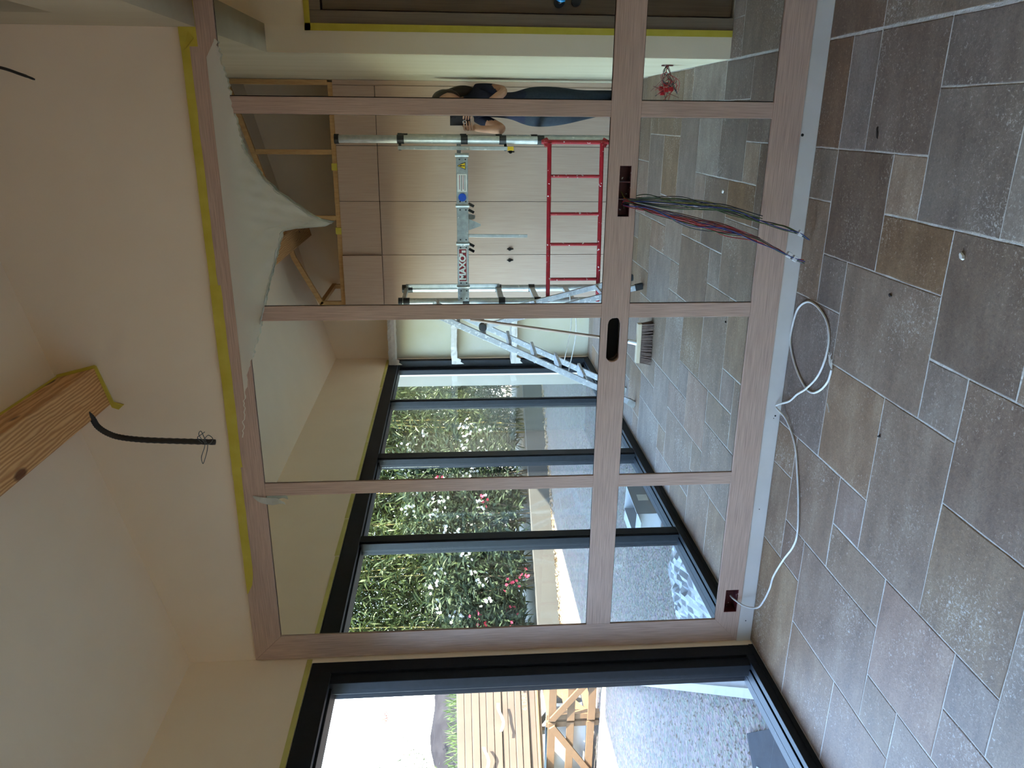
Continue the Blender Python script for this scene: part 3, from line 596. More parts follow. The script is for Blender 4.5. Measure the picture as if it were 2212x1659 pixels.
# ================================================================== BACK OF THE ROOM (seen in the mirrors)
YCAB = -4.0
cols = [(0.257, -0.238), (-0.238, -0.716), (-0.716, -1.198), (-1.198, -1.680)]
pos = ['rightmost, against the white wall', 'second from the white wall', 'third from the white wall', 'leftmost, next to the shelf niche']
M_key = mat('bronze_black', (26, 22, 20), (34, 30, 26), 30, 0.4)
for i, (x1, x0) in enumerate(cols):
    c = thing('tall_cabinet', 'tall taupe wood-grain cabinet, ' + pos[i], 'cabinet', ((x0 + x1) / 2, YCAB, 0), 'taupe cabinets along the back wall')
    cxm = (x0 + x1) / 2
    MB().box((x0 - cxm + 0.0005, YB - YCAB + 0.001, 0.0), (x1 - cxm - 0.0005, -0.022, 2.462)).build('carcass', M_black if i < 3 else M_cab, c)
    proud = 0.03 if i == 3 else 0.0
    MB().box((x0 - cxm + 0.002, -0.021 + proud * .2, 2.108), (x1 - cxm - 0.002, proud, 2.462)).build('top_door', M_cab, c, bevel=0.0015)
    dr = MB().box((x0 - cxm + 0.002, -0.021, 0.012), (x1 - cxm - 0.002, 0.0, 2.103)).build('door', M_cab, c, bevel=0.0015)
    MB().box((x0 - cxm + .001, -0.021, 0.0), (x1 - cxm - .001, -0.006, 0.010)).build('kickboard', M_doorlam, c)
    for kx in ([-0.282] if i == 1 else [-1.147] if i == 2 else [-1.251] if i == 3 else []):
        k = MB(); k.tube([(kx - cxm, 0, .930), (kx - cxm, 0.006, .930)], 0.016, 14); k.bar((kx - cxm, 0.003, 0.93), (kx - cxm, 0.003, 0.896), 0.006, 0.010, (1, 0, 0)); k.bar((kx - cxm, 0.003, 0.93), (kx - cxm, 0.003, 0.955), 0.006, 0.008, (1, 0, 0))
        k.tube([(kx - cxm, 0.006, .915), (kx - cxm, 0.03, .915)], 0.004, 8); k.build('key', M_key, dr)
tag(MB().box((0.2575, YB + 0.001, 0), (XR - 0.002, YCAB - 0.004, 2.462)).build('trim_1', M_cab), kind='structure')
# open timber frame above the cabinets
st = thing('timber_stud_frame', 'open frame of pale pine battens standing on top of the taupe cabinets', 'timber frame', (-0.7, YCAB - 0.03, 2.463))
def bt(name, a, b, w=0.042, h=0.038, m=M_wood_new):
    o = Vector((-0.7, YCAB - 0.03, 2.463)); return MB().bar(Vector(a) - o, Vector(b) - o, w, h, (0, 1, 0)).build(name, m, st, bevel=0.002)
yy = YCAB - 0.03
bt('bottom_plate', (0.278, yy, 2.484), (-1.68, yy, 2.484))
bt('stud', (0.276, yy, 2.505), (0.276, yy, 3.36)); bt('stud', (-0.295, yy, 2.505), (-0.295, yy, 3.16)); bt('stud', (-0.865, yy, 2.505), (-0.865, yy, 2.98)); bt('stud', (-1.655, yy, 2.505), (-1.655, yy, 2.70))
bt('top_plate', (0.255, yy, 3.345), (-1.24, yy, 2.905)); bt('top_plate', (-1.235, yy, 2.905), (-1.66, yy, 2.685))
bt('return_plate', (-1.655, yy - 0.02, 2.484), (-1.655, YB + 0.01, 2.484)); bt('return_plate', (-1.655, yy - 0.02, 2.69), (-1.655, YB + 0.01, 2.69)); bt('stud', (-1.655, -4.80, 2.505), (-1.655, -4.80, 2.67))
for x in (-0.42, -0.98):
    MB().box((x + .7 - .03, 0.020, 0.0), (x + .7 + .03, 0.026, 0.05)).build('tape_patch', M_tape, st)
# paper-wrapped shelves in the niche by the window
for i, (z0, z1, d, lab) in enumerate(((2.072, 2.145, 'x', 'top shelf of the niche wrapped in crumpled protective paper'), (1.430, 1.490, 'x', 'middle niche shelf wrapped in crumpled paper'), (0.800, 0.858, 'x', 'lowest niche shelf wrapped in crumpled paper'))):
    s = thing('wrapped_shelf', lab, 'shelf', (-2.08, YB, z0), 'wrapped shelves in the niche')
    V = []; F = []; n = 24; rs = random.Random(i)
    prof_ = [(0.022, 0), (0.27, 0), (0.275, (z1 - z0) / 2), (0.27, z1 - z0), (0.022, z1 - z0)]
    for k in range(n + 1):
        x = 0.378 + (-0.372 - 0.378) * k / n
        for (yy_, zz_) in prof_: V.append((x, yy_ + rs.uniform(-.004, .004), zz_ + rs.uniform(-.004, .004)))
    for k in range(n):
        for j in range(5): F.append((k * 5 + j, (k + 1) * 5 + j, (k + 1) * 5 + (j + 1) % 5, k * 5 + (j + 1) % 5))
    F += [tuple(range(5)), tuple(range(n * 5, n * 5 + 5))]
    raw_mesh('paper_wrap', V, F, M_paper, s)
    raw_mesh('loose_paper', [(-0.30, 0.272, 0.01), (-0.374, 0.274, 0.02), (-0.368, 0.282, -0.055 - .02 * rs.random()), (-0.345, 0.278, -0.035), (-0.32, 0.276, -0.04)], [(0, 1, 2, 3, 4)], M_paper, s)
# wires loose on the white wall, with red connectors
ww = thing('outlet_wires', 'tangle of loose wires with red connectors coming out low on the white wall', 'wires', (XR, -1.60, 0.20))
MB().tube([(-0.001, 0, 0), (-0.006, 0, 0)], 0.034, 20).build('outlet_ring', M_redbox, ww)
for k in range(11):
    c = 'rrknrkrnkrk'[k]; r_ = lambda a: rw.uniform(-a, a)
    p = [(0, r_(.01), r_(.01)), (-0.04, r_(.03), r_(.03)), (-0.08 + r_(.02), r_(.05), -0.02 + r_(.05)), (-0.13 + r_(.03), r_(.05), -0.01 + r_(.06)), (-0.10 + r_(.05), r_(.07), r_(.09)), (-0.17 + r_(.05), r_(.06), r_(.10))]
    MB().tube(smooth_pts(p, 5), 0.0017, 5).build('wire', wm[c], ww, smooth=True)
for k in range(5):
    MB().box((-0.012, -.01, -.012), (0.012, .01, .012), Matrix.Translation((-0.13 + rw.uniform(-.03, .03), rw.uniform(-.04, .04), rw.uniform(-.03, .03)))).build('connector', mat('connector_red', (176, 30, 36), (150, 24, 30), 20, 0.4), ww, bevel=0.002)

# ---- folding aluminium scaffold
sc = thing('folding_scaffold', 'folding aluminium work scaffold with a red paint-splashed ladder rail', 'scaffold', (-0.79, -3.30, 0))
SO = Vector((-0.79, -3.30, 0))
KS = 1.0513
def S(p): return Vector((p[0] * KS, p[1] - 0.30, max(1.45 + (p[2] - 1.45) * KS, 0.0))) - SO
def sbar(name, a, b, w, h, m, upv=(0, 0, 1), par=sc, bev=0.002): return MB().bar(S(a), S(b), w, h, upv).build(name, m, par, bevel=bev)
def stub(name, a, b, r, m, par=sc, seg=14): return MB().tube([S(a), S(b)], r, seg).build(name, m, par, smooth=False)
YN, YFAR = -2.75, -3.26
XRp, XLp = -0.150, -1.352
def upright(x, y, z0, z1, r=0.030):
    o = stub('upright_tube', (x, y, z0), (x, y, z1), r, M_alu)
    MB().tube([S((x, y, z1 - 0.02)), S((x, y, z1 + 0.012))], r + 0.006, 14).build('end_cap', M_blackpl, o)
    return o
for y in (YN, YFAR):
    for x, zt in ((XRp, 2.28 if y == YN else 1.86), (XLp, 1.87)):
        o = upright(x, y, 0.15, zt)
        stub('castor', (x, y - 0.018, 0.121), (x, y + 0.018, 0.121), 0.05, M_blackpl)
        for z in (1.82, 1.36, 1.08, 0.80):
            if z < zt: MB().tube([S((x, y, z - .025)), S((x, y, z + .025))], 0.0345, 14).build('clamp', M_blackpl, o)
for x in (XRp, XLp):                                                # end ladders
    for z in (1.845, 1.08, 0.80, 0.52, 0.24):
        sbar('rung', (x, YN - 0.03, z), (x, YFAR + 0.03, z), 0.03, 0.045 if z < 1.1 else 0.03, M_steel if z > 1 else M_alu)
sbar('side_rail', (-0.208, YN + 0.02, 1.84), (-0.208, YN + 0.02, 1.045), 0.026, 0.024, M_alu, (0, 1, 0))
sbar('rail_end', (-0.208, YN + 0.02, 1.045), (-0.208, YN + 0.02, 1.0), 0.029, 0.027, mat('yellow_plastic', (226, 180, 44), (214, 168, 36), 20, 0.45), (0, 1, 0))
for z in (1.825, 1.06):
    sbar('bracket', (-0.150, YN, z), (-0.225, YN + 0.02, z), 0.02, 0.02, M_blackpl)
sbar('side_rail', (XLp + 0.03, YFAR + 0.02, 1.85), (XLp + 0.03, YFAR + 0.02, 1.07), 0.026, 0.024, M_alu, (0, 1, 0))
# platform beam with hinges and stickers
zb = 1.379
hx = [-0.255, -0.615, -0.895, -1.225, -1.345]
for a, b in zip(hx, hx[1:]):
    o = sbar('platform_beam', (a - 0.008, YN + 0.035, zb), (b + 0.008, YN + 0.035, zb), 0.045, 0.090, M_steel)
    for sx in (a - 0.03, b + 0.03):
        for dz in (-0.025, 0.018):
            MB().tube([S((sx, YN + 0.057, zb + dz)), S((sx, YN + 0.0605, zb + dz))], 0.006, 8).build('rivet', M_blackpl, o)
for x in hx[:4]:
    stub('hinge', (x, YN + 0.05, zb - 0.05), (x, YN + 0.05, zb + 0.05), 0.014, M_steel)
sbar('platform_deck', (XRp, YFAR + 0.24, zb + 0.02), (XLp, YFAR + 0.24, zb + 0.02), 0.46, 0.03, M_steel)
def decal(name, x0, x1, z0, z1, m, y=YN + 0.0585, d=0.0008): return MB().box(S((min(x0, x1), y, z0)), S((max(x0, x1), y + d, z1))).build(name, m, sc)
M_sw = mat('sticker_white', (226, 224, 216), (214, 210, 200), 20, 0.5); M_sr = mat('sticker_red', (140, 26, 36), (120, 20, 30), 20, 0.5); M_sy = mat('sticker_yellow', (232, 196, 40), (224, 186, 30), 20, 0.5); M_sb = mat('sticker_blue', (24, 72, 170), (30, 84, 186), 20, 0.5)
def flipM(x, z, y): # lettering that faces the mirrors (+y)
    return Matrix.Translation(S((x, y, z))) @ Matrix(((-1, 0, 0, 0), (0, 0, 1, 0), (0, 1, 0, 0), (0, 0, 0, 1)))
decal('brand_sticker', -0.930, -1.185, zb - 0.030, zb + 0.034, M_sw); decal('brand_band', -0.936, -1.180, zb - 0.026, zb + 0.030, M_sr, YN + 0.0593)
text('lettering', 'OXAM', 0.068, flipM(-1.075, zb + 0.002, YN + 0.0602), M_sw, sc, bold=0.003)
decal('torn_patch', -0.945, -0.962, zb - 0.02, zb + 0.01, M_sw, YN + 0.0602); decal('torn_patch', -0.968, -0.985, zb + 0.002, zb + 0.026, M_sw, YN + 0.0602)
tri = MB(); tri.prism([(-0.330, zb + 0.036), (-0.302, zb - 0.026), (-0.358, zb - 0.026)], lambda p: S((p[0], YN + 0.0585, p[1])), lambda p: S((p[0], YN + 0.0592, p[1]))); tri.build('warning_triangle', M_blackpl, sc)
tri = MB(); tri.prism([(-0.330, zb + 0.028), (-0.308, zb - 0.022), (-0.352, zb - 0.022)], lambda p: S((p[0], YN + 0.0592, p[1])), lambda p: S((p[0], YN + 0.0598, p[1]))); tri.build('warning_triangle', M_sy, sc)
text('warning_mark', '!', 0.05, flipM(-0.330, zb - 0.002, YN + 0.0600), M_blackpl, sc, bold=0.002)
decal('notice_sticker', -0.388, -0.515, zb - 0.034, zb + 0.036, M_sw)
for k in range(4): decal('notice_line', -0.395, -0.508 + 0.01 * (k % 2), zb - 0.022 + k * 0.013, zb - 0.018 + k * 0.013, M_sr if k % 2 else M_blackpl, YN + 0.0593, 0.0004)
bl = MB(); bl.tube([S((-0.585 + 0.03, YN + 0.0585, zb)), S((-0.585 + 0.03, YN + 0.0592, zb))], 0.031, 20); bl.build('round_sticker', M_sb, sc)
for x, m in ((-0.60, M_blackpl), (-0.645, M_blackpl), (-0.895, M_blackpl), (-0.935, M_blackpl)):
    sbar('lock_lever', (x, YN + 0.05, zb - 0.045), (x - 0.02, YN + 0.06, zb - 0.085), 0.012, 0.02, m)
gp = MB(); gp.prism([(-0.715, zb - 0.045), (-0.800, zb - 0.045), (-0.768, zb - 0.135), (-0.752, zb - 0.135)], lambda p: S((p[0], YN + 0.02, p[1])), lambda p: S((p[0], YN + 0.026, p[1]))); gp.build('gusset', M_steel, sc)
gp = MB(); gp.prism([(-0.680, zb - 0.045), (-0.730, zb - 0.045), (-0.718, zb - 0.095), (-0.692, zb - 0.095)], lambda p: S((p[0], YN - 0.02, p[1])), lambda p: S((p[0], YN - 0.014, p[1]))); gp.build('gusset', M_steel, sc)
sbar('hanging_stay', (-0.838, YN + 0.03, zb - 0.045), (-0.842, YN + 0.03, 0.89), 0.024, 0.016, M_alu, (0, 1, 0))
# red ladder rail
for z0, z1 in ((0.742, 0.726), (0.355, 0.335)):
    stub('red_rail', (-0.166, YN + 0.065, z0), (-1.345, YN + 0.065, z1), 0.0165, M_redpaint)
for x in (-0.400, -0.673, -0.900, -1.168):
    stub('red_rung', (x, YN + 0.065, 0.735), (x, YN + 0.065, 0.35), 0.013, M_redpaint)
for z in (0.78, 0.32):
    sbar('red_gusset', (-0.140, YN + 0.04, z), (-0.185, YN + 0.065, z - 0.03 if z > .5 else z + .03), 0.02, 0.05, M_redpaint)
stub('red_rail', (-0.160, YN + 0.055, 0.80), (-0.160, YN + 0.055, 0.30), 0.0165, M_redpaint)

# ---- paint-spattered stepladder
ld = thing('stepladder', 'paint-spattered aluminium stepladder opened near the window', 'stepladder', (-1.72, -2.79, 0))
LO = Vector((-1.72, -2.79, 0))
def lbar(name, a, b, w, h, m, upv=(0, 1, 0)): return MB().bar(Vector(a) - LO, Vector(b) - LO, w, h, upv).build(name, m, ld, bevel=0.002)
fr_t = lambda z: -2.185 + (z / 1.62) * 0.775                          # x of the front stiles at a height
for y in (-2.62, -2.955):
    lbar('front_stile', (fr_t(0.02), y, 0.02), (fr_t(1.62), y, 1.62), 0.045, 0.026, M_spatter)
    lbar('rear_stile', (-1.215, y, 0.02), (-1.525, y, 1.25), 0.042, 0.024, M_spatter)
    lbar('foot', (fr_t(0.0) - 0.005, y, 0.0), (fr_t(0.06), y, 0.06), 0.054, 0.034, mat('pale_rubber', (170, 166, 158), (150, 146, 138), 20, 0.7)); lbar('foot', (-1.209, y, 0.0), (-1.224, y, 0.06), 0.05, 0.03, M_blackpl)
    MB().tube([Vector((-1.525, y - .03, 1.235)) - LO, Vector((-1.525, y + .03, 1.235)) - LO], 0.03, 14).build('hinge', M_blackpl, ld)
for z in (0.22, 0.42, 0.62, 0.82, 1.02, 1.22, 1.42, 1.58):
    lbar('tread', (fr_t(z) + 0.01, -2.63, z), (fr_t(z) + 0.01, -2.945, z), 0.022, 0.085, M_spatter, (1, 0, 0))
for z in (0.30, 0.80):
    x = -1.215 + (z / 1.25) * -0.31; lbar('brace', (x, -2.63, z), (x, -2.945, z), 0.03, 0.015, M_spatter, (0, 0, 1))
for y in (-2.66, -2.92):
    MB().tube(smooth_pts([Vector((fr_t(0.55), y, 0.55)) - LO, Vector((-1.60, y, 0.50)) - LO, Vector((-1.345, y, 0.52)) - LO], 5), 0.004, 6).build('safety_cord', M_cablew, ld)

# ---- broom
br = thing('broom', 'push broom with a brown bristle head and thin wooden stick standing on the tiles', 'broom', (-1.56, -2.25, 0))
MB().box((-0.15, -0.025, 0.085), (0.15, 0.025, 0.115)).build('broom_block', mat('broom_block', (206, 188, 160), (190, 170, 142), 12, 0.6), br, bevel=0.004)
bb = MB()
for i in range(34):
    for j in range(5):
        x = -0.143 + 0.286 * i / 33; y = -0.02 + 0.04 * j / 4
        bb.tube([(x, y, 0.088), (x * 1.10 + rw.uniform(-.006, .006), y * 1.7 + rw.uniform(-.006, .006), 0.002)], [0.0045, 0.003], 4)
bb.build('bristles', mat('bristle', (120, 96, 84), (96, 76, 66), 40, 0.8), br)
MB().tube([(0, 0, 0.11), (0.01, -0.02, 0.17)], 0.018, 12).build('socket', M_white_pl, br)
MB().tube([(0.01, -0.02, 0.16), (0.115, -0.30, 1.33)], 0.0115, 10).build('broom_stick', mat('stick_wood', (170, 140, 118), (150, 122, 100), 12, 0.5), br)

# ================================================================== PHOTOGRAPHER
M_skin = mat('skin', (206, 158, 130), (196, 144, 118), 14, 0.5, 0.02, 60)
M_shirt = mat('navy_cotton', (24, 28, 52), (30, 34, 60), 30, 0.85, 0.1, 90)
M_jeans = mat('dark_denim', (36, 44, 56), (48, 56, 66), 60, 0.85, 0.1, 160)
M_hair = mat('brown_hair', (58, 42, 32), (34, 24, 18), 60, 0.45, 0.4, None, stretch=(1, 1, 0.15))
M_shoe = mat('shoe_dark', (40, 38, 40), (50, 48, 50), 30, 0.6)
person = thing('person', 'person in navy T-shirt and dark jeans photographing the mirror with a phone', 'person', (0.12, -3.46, 0))
PO = Vector((0.12, -3.46, 0))
J = {}; IDX = {}; edges = []; order = []
def jt(n, p, r, par=None):
    J[n] = len(order); IDX[len(order)] = n; order.append((Vector(p) - PO, r))
    if par: edges.append((J[par], J[n]))
jt('pelvis', (0.085, -3.47, 0.80), (0.195, 0.135)); jt('waist', (0.095, -3.47, 0.97), (0.172, 0.115), 'pelvis'); jt('chest', (0.108, -3.47, 1.13), (0.190, 0.125), 'waist'); jt('collar', (0.112, -3.465, 1.265), (0.115, 0.085), 'chest'); jt('neck', (0.115, -3.455, 1.335), (0.048, 0.048), 'collar'); jt('skull', (0.115, -3.43, 1.41), (0.050, 0.055), 'neck')
jt('shR', (0.225, -3.465, 1.235), (0.058, 0.058), 'collar'); jt('elR', (0.205, -3.34, 1.02), (0.040, 0.040), 'shR'); jt('wrR', (0.065, -3.20, 1.225), (0.026, 0.024), 'elR'); jt('paR', (0.040, -3.165, 1.285), (0.032, 0.020), 'wrR')
jt('shL', (0.000, -3.465, 1.235), (0.058, 0.058), 'collar'); jt('elL', (-0.085, -3.32, 1.035), (0.041, 0.041), 'shL'); jt('wrL', (-0.082, -3.205, 1.215), (0.027, 0.025), 'elL'); jt('paL', (-0.068, -3.165, 1.285), (0.034, 0.021), 'wrL')
jt('hipR', (0.165, -3.48, 0.76), (0.122, 0.122), 'pelvis'); jt('knR', (0.150, -3.46, 0.43), (0.076, 0.076), 'hipR'); jt('anR', (0.185, -3.50, 0.09), (0.042, 0.042), 'knR'); jt('toR', (0.195, -3.38, 0.045), (0.042, 0.032), 'anR')
jt('hipL', (0.010, -3.47, 0.76), (0.122, 0.122), 'pelvis'); jt('knL', (0.050, -3.43, 0.43), (0.074, 0.074), 'hipL'); jt('anL', (0.095, -3.44, 0.09), (0.042, 0.042), 'knL'); jt('toL', (0.075, -3.32, 0.045), (0.042, 0.032), 'anL')
me = bpy.data.meshes.new('skeleton'); me.from_pydata([p for p, r in order], edges, []); me.update()
so = bpy.data.objects.new('skeleton', me); COL.objects.link(so)
md = so.modifiers.new('Skin', 'SKIN'); md.use_smooth_shade = True; md.branch_smoothing = 0.5
if not me.skin_vertices:
    bpy.context.view_layer.objects.active = so
    me.attributes  # layer is made with the modifier
sv = me.skin_vertices[0].data
for i, (p, r) in enumerate(order): sv[i].radius = r; sv[i].use_root = (i == 0)
md2 = so.modifiers.new('Sub', 'SUBSURF'); md2.levels = 3; md2.render_levels = 3
dg = bpy.context.evaluated_depsgraph_get(); body = bpy.data.meshes.new_from_object(so.evaluated_get(dg)); bpy.data.objects.remove(so)
bm = bmesh.new(); bm.from_mesh(body)
def finger(pts, r0):
    pts = smooth_pts([Vector(p) - PO for p in pts], 3); n = len(pts); mb = MB(); mb.bm.free(); mb.bm = bm
    mb.tube(pts, [r0 * (1 - 0.30 * i / (n - 1)) * (0.75 if i == n - 1 else 1) for i in range(n)], 8)
# left hand grips the phone from below, fingers wrapped round its lens side; right hand steadies the other edge
for k, (z, ln) in enumerate(((1.345, .058), (1.325, .064), (1.305, .062), (1.286, .050))):
    finger([(-0.072, -3.150, z - 0.018), (-0.088, -3.118, z), (-0.070, -3.092, z + 0.008), (-0.070 + ln * 0.75, -3.098, z + 0.012)], 0.0092 - 0.0006 * k)
finger([(-0.060, -3.160, 1.30), (-0.072, -3.150, 1.335), (-0.058, -3.138, 1.365)], 0.0105)
for k, (z, ln) in enumerate(((1.350, .040), (1.331, .046), (1.312, .044), (1.294, .036))):
    finger([(0.045, -3.150, z - 0.020), (0.052, -3.108, z - 0.004), (0.030, -3.079, z + 0.004), (0.030 - ln, -3.088, z + 0.010)], 0.0088 - 0.0006 * k)
finger([(0.035, -3.160, 1.30), (0.032, -3.145, 1.335), (0.012, -3.130, 1.360)], 0.0100)
# head: an ellipsoid pushed into shape
HC = Vector((0.128, -3.415, 1.482)) - PO
hv = bmesh.ops.create_uvsphere(bm, u_segments=28, v_segments=20, radius=1.0)['verts']
look = Matrix.Rotation(0.28, 4, 'Z') @ Matrix.Rotation(-0.22, 4, 'X')
for v in hv:
    c = v.co.copy(); x, y, z = c
    sx, sy, sz = 0.073, 0.092, 0.112
    if z < 0: sx *= 1 + 0.22 * z; sy *= 1 + 0.10 * z
    q = Vector((x * sx, y * sy, z * sz))
    if y > 0:
        q.y += 0.022 * math.exp(-((x / 0.16) ** 2 + ((z + 0.10) / 0.20) ** 2))                       # nose
        q.y -= 0.010 * (math.exp(-(((x - .42) / .2) ** 2 + ((z - .05) / .15) ** 2)) + math.exp(-(((x + .42) / .2) ** 2 + ((z - .05) / .15) ** 2)))   # eye sockets
        q.y += 0.006 * math.exp(-((x / 0.3) ** 2 + ((z + 0.48) / 0.10) ** 2))                         # lips
        q.y += 0.007 * math.exp(-((x / 0.3) ** 2 + ((z + 0.80) / 0.14) ** 2))                         # chin
    v.co = HC + look @ q
for sx in (-1, 1):
    ev = bmesh.ops.create_uvsphere(bm, u_segments=10, v_segments=8, radius=1.0)['verts']
    for v in ev: v.co = HC + look @ Vector((sx * 0.074 + v.co.x * 0.009, -0.005 + v.co.y * 0.018, -0.005 + v.co.z * 0.030))
for f in bm.faces:
    c = f.calc_center_median(); f.smooth = True; best = (9, ('', ''), 0)
    for a_, b_ in edges:
        pa, pb = order[a_][0], order[b_][0]; d_ = pb - pa; t_ = max(0, min(1, (c - pa).dot(d_) / d_.length_squared)); ds = (c - pa - d_ * t_).length - (order[a_][1][0] * (1 - t_) + order[b_][1][0] * t_) * 0.9
        if ds < best[0]: best = (ds, (IDX[a_], IDX[b_]), t_)
    bone, t_ = best[1], best[2]; z = c.z
    if bone[1] in ('anR', 'anL', 'toR', 'toL', 'knR', 'knL', 'hipR', 'hipL') and z < 0.90: f.material_index = 3 if (bone[1][:2] == 'to' or z < 0.07) else 2
    elif bone == ('pelvis', 'waist') and z < 0.86: f.material_index = 2
    elif bone[1] in ('waist', 'chest', 'collar', 'shR', 'shL', 'hipR', 'hipL') or (bone[1] in ('elR', 'elL') and t_ < 0.42) or (bone[1] == 'neck' and z < 1.315): f.material_index = 1
    else: f.material_index = 0
body.materials.clear()
for m in (M_skin, M_shirt, M_jeans, M_shoe): body.materials.append(m)
bm.to_mesh(body); bm.free(); body.name = 'body'
link(bpy.data.objects.new('body', body), person)
# hair: a cap over the back of the head, drawn into a loose tail
hb = bmesh.new(); hv = bmesh.ops.create_uvsphere(hb, u_segments=30, v_segments=20, radius=1.0)['verts']
for v in hv:
    x, y, z = v.co; q = Vector((x * 0.083, y * 0.102 - 0.006, z * 0.120 + 0.006))
    if y > 0.25 and z < 0.62: q.y = min(q.y, 0.030 + 0.03 * max(0, z))
    if z < -0.1: q.y -= 0.02 * (-z); q.x *= 1.05
    q += Vector((math.sin(13 * x + 9 * z), math.sin(11 * y + 5 * z), 0)) * 0.0025
    v.co = HC + look @ q
mb = MB(); mb.bm.free(); mb.bm = hb
mb.tube(smooth_pts([HC + Vector((0.01, -0.085, 0.03)), HC + Vector((0.04, -0.10, -0.03)), HC + Vector((0.07, -0.085, -0.10)), HC + Vector((0.08, -0.075, -0.17)), HC + Vector((0.075, -0.07, -0.23))], 4), [0.04, .048, .052, .054, .054, .054, .052, .050, .048, .046, .043, .040, .036, .032, .026, .018, .008], 10)
hm = bpy.data.meshes.new('hair'); hb.to_mesh(hm); hb.free(); hm.materials.append(M_hair); hm.polygons.foreach_set('use_smooth', [True] * len(hm.polygons))
link(bpy.data.objects.new('hair', hm), person)
for sx in (-0.030, 0.030):
    MB().ball(HC + look @ Vector((sx, 0.074, 0.006)), 0.0115, 12, 8).build('eye', mat('eye_white', (236, 232, 226)), person, smooth=True)
    MB().ball(HC + look @ Vector((sx, 0.0815, 0.004)), 0.0058, 10, 6).build('iris', mat('iris_brown', (50, 34, 24)), person, smooth=True)
MB().ball(HC + look @ Vector((0, 0.083, -0.054)), (0.021, 0.006, 0.006), 12, 6).build('mouth', mat('lip', (168, 92, 84)), person, smooth=True)
# phone, its lens side towards the mirrors
ph = thing('smartphone', 'black smartphone held up in front of the face', 'phone', CAM_POS - Vector((0, 0, 0.06)))
FM = Matrix(((rt.x, up.x, fw.x, CAM_POS.x), (rt.y, up.y, fw.y, CAM_POS.y), (rt.z, up.z, fw.z, CAM_POS.z), (0, 0, 0, 1)))
IP = Matrix.Translation(-(CAM_POS - Vector((0, 0, 0.06))))
MB().box((-0.063, -0.146, -0.0135), (0.011, 0.010, -0.0055), IP @ FM).build('phone_body', mat('phone_black', (14, 14, 16), (18, 18, 20), 20, 0.2), ph, bevel=0.003)
MB().box((-0.058, -0.141, -0.0140), (0.006, 0.005, -0.0136), IP @ FM).build('screen', mat('phone_screen', (30, 32, 36), (40, 42, 46), 10, 0.1), ph)
for uu in (0.0, -0.014, -0.028):
    MB().tube([IP @ FM @ Vector((0, uu, -0.0056)), IP @ FM @ Vector((0, uu, -0.0046))], 0.005, 14).build('lens', mat('lens_dark', (30, 30, 36), (40, 40, 48), 10, 0.1), ph)
rg = bmesh.new(); mbr = MB(); mbr.bm.free(); mbr.bm = rg
mbr.tube([Vector((-0.030 + 0.011 * math.cos(t), -3.086, 1.352 + 0.013 * math.sin(t))) - (CAM_POS - Vector((0, 0, 0.06))) for t in [2 * math.pi * k / 16 for k in range(17)]], 0.0022, 6); mbr.build('grip_ring', M_white_pl, ph, smooth=True)

# ================================================================== OUTSIDE
GZ = -0.10
def gravel_mat():
    m = bpy.data.materials.new('pale_gravel'); m.use_nodes = True; nt = m.node_tree; N = nt.nodes; L = nt.links; b = N['Principled BSDF']; b.inputs['Roughness'].default_value = 0.9; b.inputs['Specular IOR Level'].default_value = 0.1
    tc = N.new('ShaderNodeTexCoord'); n1 = N.new('ShaderNodeTexNoise'); n1.inputs['Scale'].default_value = 0.6; n1.inputs['Detail'].default_value = 4; L.new(tc.outputs['Object'], n1.inputs['Vector'])
    v = N.new('ShaderNodeTexVoronoi'); v.inputs['Scale'].default_value = 42; L.new(tc.outputs['Object'], v.inputs['Vector'])
    cr = N.new('ShaderNodeValToRGB'); cr.color_ramp.elements[0].position = 0.35; cr.color_ramp.elements[1].position = 0.65; cr.color_ramp.elements[0].color = lin((94, 81, 67)); cr.color_ramp.elements[1].color = lin((101, 86, 69)); L.new(n1.outputs[0], cr.inputs[0])
    mx = N.new('ShaderNodeMixRGB'); mx.blend_type = 'OVERLAY'; mx.inputs[0].default_value = 0.35; L.new(cr.outputs[0], mx.inputs[1]); L.new(v.outputs['Color'], mx.inputs[2])
    bw_ = N.new('ShaderNodeHueSaturation'); bw_.inputs['Saturation'].default_value = 0.45; L.new(mx.outputs[0], bw_.inputs['Color']); L.new(bw_.outputs[0], b.inputs['Base Color'])
    bp = N.new('ShaderNodeBump'); bp.inputs['Strength'].default_value = 0.6; bp.inputs['Distance'].default_value = 0.02; L.new(v.outputs['Distance'], bp.inputs['Height']); L.new(bp.outputs[0], b.inputs['Normal'])
    return m
M_gravel = gravel_mat()
gb = MB(); gb.box((-70, -70, GZ - 0.3), (-2.665, 60, GZ)); tag(gb.build('ground', M_gravel), kind='structure')
# loose stones near the window
rs = random.Random(5); V = []; F = []
def pebble(c, r):
    b0 = len(V); a0 = rs.uniform(0, 6)
    for k in range(5): t = a0 + 2 * math.pi * k / 5; V.append((c[0] + r * math.cos(t) * rs.uniform(.7, 1.2), c[1] + r * math.sin(t) * rs.uniform(.7, 1.2), c[2]))
    V.append((c[0], c[1], c[2] + r * rs.uniform(.5, .9)))
    for k in range(5): F.append((b0 + k, b0 + (k + 1) % 5, b0 + 5))
for k in range(9000):
    x = -2.7 - abs(rs.gauss(0, 1.3)); y = rs.uniform(-7.5, 3.8)
    if x > -5.8 - 2: pebble((x, y, GZ), rs.uniform(0.004, 0.014))
tag(raw_mesh('gravel_stones', V, F, mat('gravel_stone', (98, 88, 77), (83, 75, 67), 60, 0.9)), 'loose pale gravel stones scattered over the yard outside the window', 'gravel', kind='stuff')
